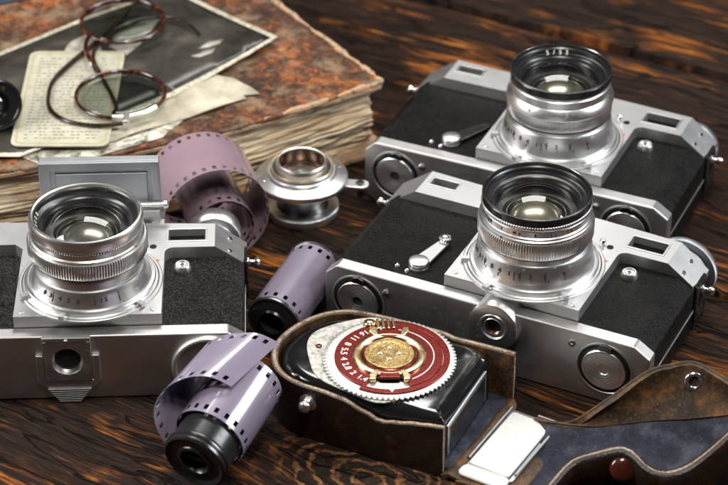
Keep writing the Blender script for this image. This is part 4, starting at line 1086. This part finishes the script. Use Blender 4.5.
paper('picture', inner, 40.32, .06, 'photo_dark', ph, bend=lift, amp=.1)
for nm, pts in (('figure', [(-152, 104), (-148, 122), (-140, 130), (-134, 124), (-131, 110), (-136, 98)]), ('figure', [(-128, 116), (-126, 130), (-119, 136), (-112, 146), (-104, 147), (-108, 134), (-112, 120), (-118, 108)]), ('figure', [(-83, 114), (-78, 120), (-71, 123), (-72, 119), (-78, 115)]), ('figure', [(-86, 106), (-80, 112), (-74, 114), (-76, 109), (-82, 105)])):
    paper(nm, pts, 40.42, .04, 'photo_figure', ph, bend=lift, amp=.5, step=4)
card = empty('printed_card', (-118.6, 18.2, 41.1), 0, 'small cream printed card with rounded corners and tiny rows of print under the glasses', 'card')
cw = [(-46.8, .4), (-.6, .4), (-.4, 91), (-47.8, 91)]
def cardpt(u, v): 
    a_, b_, c_, d_ = [Vector(p) for p in cw]; return a_.lerp(b_, u).lerp(d_.lerp(c_, u), v)
def cardpoly(m_, r=4.5):
    out = []
    for x, y in rrect(m_, 46 - m_, m_, 90 - m_, r, 4): p = cardpt(x / 46, y / 90); out.append((p.x, p.y))
    return out
bm = B(); prism(bm, cardpoly(0), 0, .7); finish('card_sheet', bm, 'card_cream', card, bevel=.15)
bm = B(); prism(bm, cardpoly(1.8, 4), .7, .76, I4, [cardpoly(2.5, 3.7)]); finish('border_line', bm, 'card_line', card, smooth=False)
bm = B(); random.seed(5)
for i in range(27):
    v = 82 - i * 2.9; x = 5.5
    while x < 40:
        L_ = random.uniform(.8, 2.2)
        if (int(x) % 8) and random.random() < .86:
            p = cardpt(x / 46, v / 90); box(bm, p.x, p.x + L_, p.y, p.y + .65, .7, .76)
        x += L_ + random.uniform(.5, 1.0)
finish('print_rows', bm, 'card_ink', card, smooth=False)

# spectacles
gl = empty('spectacles', (-120, 60, 42), 0, 'round tortoiseshell spectacles with folded arms lying on the card and photograph', 'spectacles')
def ell(cx, cy, cz, rx, ry, tilt, n_=72, rot_=0):
    out = []
    for i in range(n_):
        t = 2 * pi * i / n_; x, y = rx * cos(t), ry * sin(t)
        X = x * cos(rot_) - y * sin(rot_); Y = x * sin(rot_) + y * cos(rot_)
        out.append(Vector((cx + X + 120, cy + Y * cos(tilt) - 60, cz + Y * sin(tilt) - 42)))
    return out
L1 = (-122.0, 131.0, 47.0, 21.0, 20.8, radians(3)); L2 = (-117.2, 61.6, 44.6, 21.4, 21.4, radians(2))
for c_ in (L1, L2):
    bm = B(); tube(bm, ell(*c_[:5], c_[5]), .95, 12, closed=True); rm = finish('rim', bm, 'tortoise', gl)
    e_ = ell(c_[0], c_[1], c_[2], c_[3] - .8, c_[4] - .8, c_[5]); ctr = sum(e_, Vector()) / len(e_)
    bm = B(); rings = []
    for f2 in (1, .8, .55, .3): rings.append([ctr + (p - ctr) * f2 + Vector((0, 0, 1.6 * (1 - f2 * f2))) for p in e_])
    V = [[bm.verts.new(p) for p in r] for r in rings]; tp_ = bm.verts.new(ctr + Vector((0, 0, 1.6)))
    for a_, b_ in zip(V, V[1:]):
        for i in range(72): bm.faces.new((a_[i], a_[(i + 1) % 72], b_[(i + 1) % 72], b_[i]))
    for i in range(72): bm.faces.new((V[-1][i], V[-1][(i + 1) % 72], tp_))
    ge = finish('glass', bm, 'spectacle_glass', rm, ang=60); so = ge.modifiers.new('t', 'SOLIDIFY'); so.thickness = .9 * S; so.offset = -1
G = lambda pts: [Vector((x + 120, y - 60, z - 42)) for x, y, z in pts]
bm = B(); tube(bm, smooth_path(G([(-134.5, 117.5, 47), (-137, 108, 50), (-137.0, 96, 51), (-134, 86, 50), (-130.5, 80.5, 46)]), 8), 1.1, 10); finish('bridge', bm, 'tortoise', gl)
bm = B(); tube(bm, smooth_path(G([(-120.5, 149, 44.5), (-126.5, 133, 43.0), (-133, 118, 43.2), (-143.0, 98, 43.2), (-151.0, 79, 43.1), (-152.2, 64, 43.0), (-150, 51, 42.8), (-143, 41.5, 42.6), (-133.5, 36.5, 42.8), (-122, 34.5, 43.4), (-113, 35.5, 44.2)]), 8), lambda t: 1.25 if t < .4 else 1.0, 10)
t1 = finish('temple', bm, 'cable_black', gl)
bm = B(); tube(bm, smooth_path(G([(-119, 44.5, 44.4), (-118.6, 52, 43.2), (-122.5, 66, 42.8), (-129, 84, 42.6), (-134.5, 103, 42.6), (-131, 122, 42.6), (-118, 138, 42.8), (-100, 142.0, 43.0), (-90, 136, 42.6), (-83, 126, 41.9)]), 8), lambda t: 1.05 if t < .55 else .75, 10)
finish('temple', bm, 'cable_black', gl)
bm = B()
p = Vector((-112.4 + 120, 37.0 - 60, 44.0 - 42))
box(bm, p.x - 1.6, p.x + 1.6, p.y - 2.6, p.y + 6.0, p.z - 1.4, p.z + 2.0); tube(bm, [p + Vector((0, -3.2, 1.2)), p + Vector((0, -2.4, 1.2))], 1.4, 12)
finish('hinge', bm, 'warm_chrome', gl, bevel=.4)
e_ = ell(L2[0], L2[1], L2[2], L2[3] + .3, L2[4] + .3, L2[5]); bm = B(); tube(bm, [p + Vector((0, 0, .55)) for p in e_[53:66]], 1.35, 10); finish('metal_repair', bm, 'warm_chrome', gl)

# small black magnifier lying at the left edge on the papers
lo = empty('loupe', (-172.5, 36.0, 41.0), 0, 'small black eyepiece lying on its side at the left edge beside the card', 'loupe')
LM = T(0, 0, 12.6) @ RZm(radians(28)) @ RX(radians(68))
bm = B(); lathe(bm, [(0, -26), (10, -26), (10.5, -10), (12.0, -8), (12.2, -2), (12.2, .4), (11.7, 1.0), (10.4, 1.1), (9.9, .4), (6.2, .2), (5.7, -.8), (5.2, -3), (0, -4)], 64, LM)
lb_ = finish('eyepiece_body', bm, 'black_paint', lo, ang=28)
bm = B(); lathe(bm, [(11.75, .95), (11.4, 1.25), (10.9, 1.2)], 64, LM); finish('rim_ring', bm, 'dark_metal', lb_)
for a_ in (60, 100, 200): 
    bm = B(); lathe(bm, [(0, .2), (1.1, .2), (1.1, .9), (0, 1.0)], 14, LM @ RZm(radians(a_)) @ T(8.1, 0, 0)); finish('screw', bm, 'gold', lb_)
bm = B(); lathe(bm, [(0, -1.6), (3, -1.9), (5.3, -3)], 32, LM); finish('eyepiece_glass', bm, 'dark_glass', lb_)
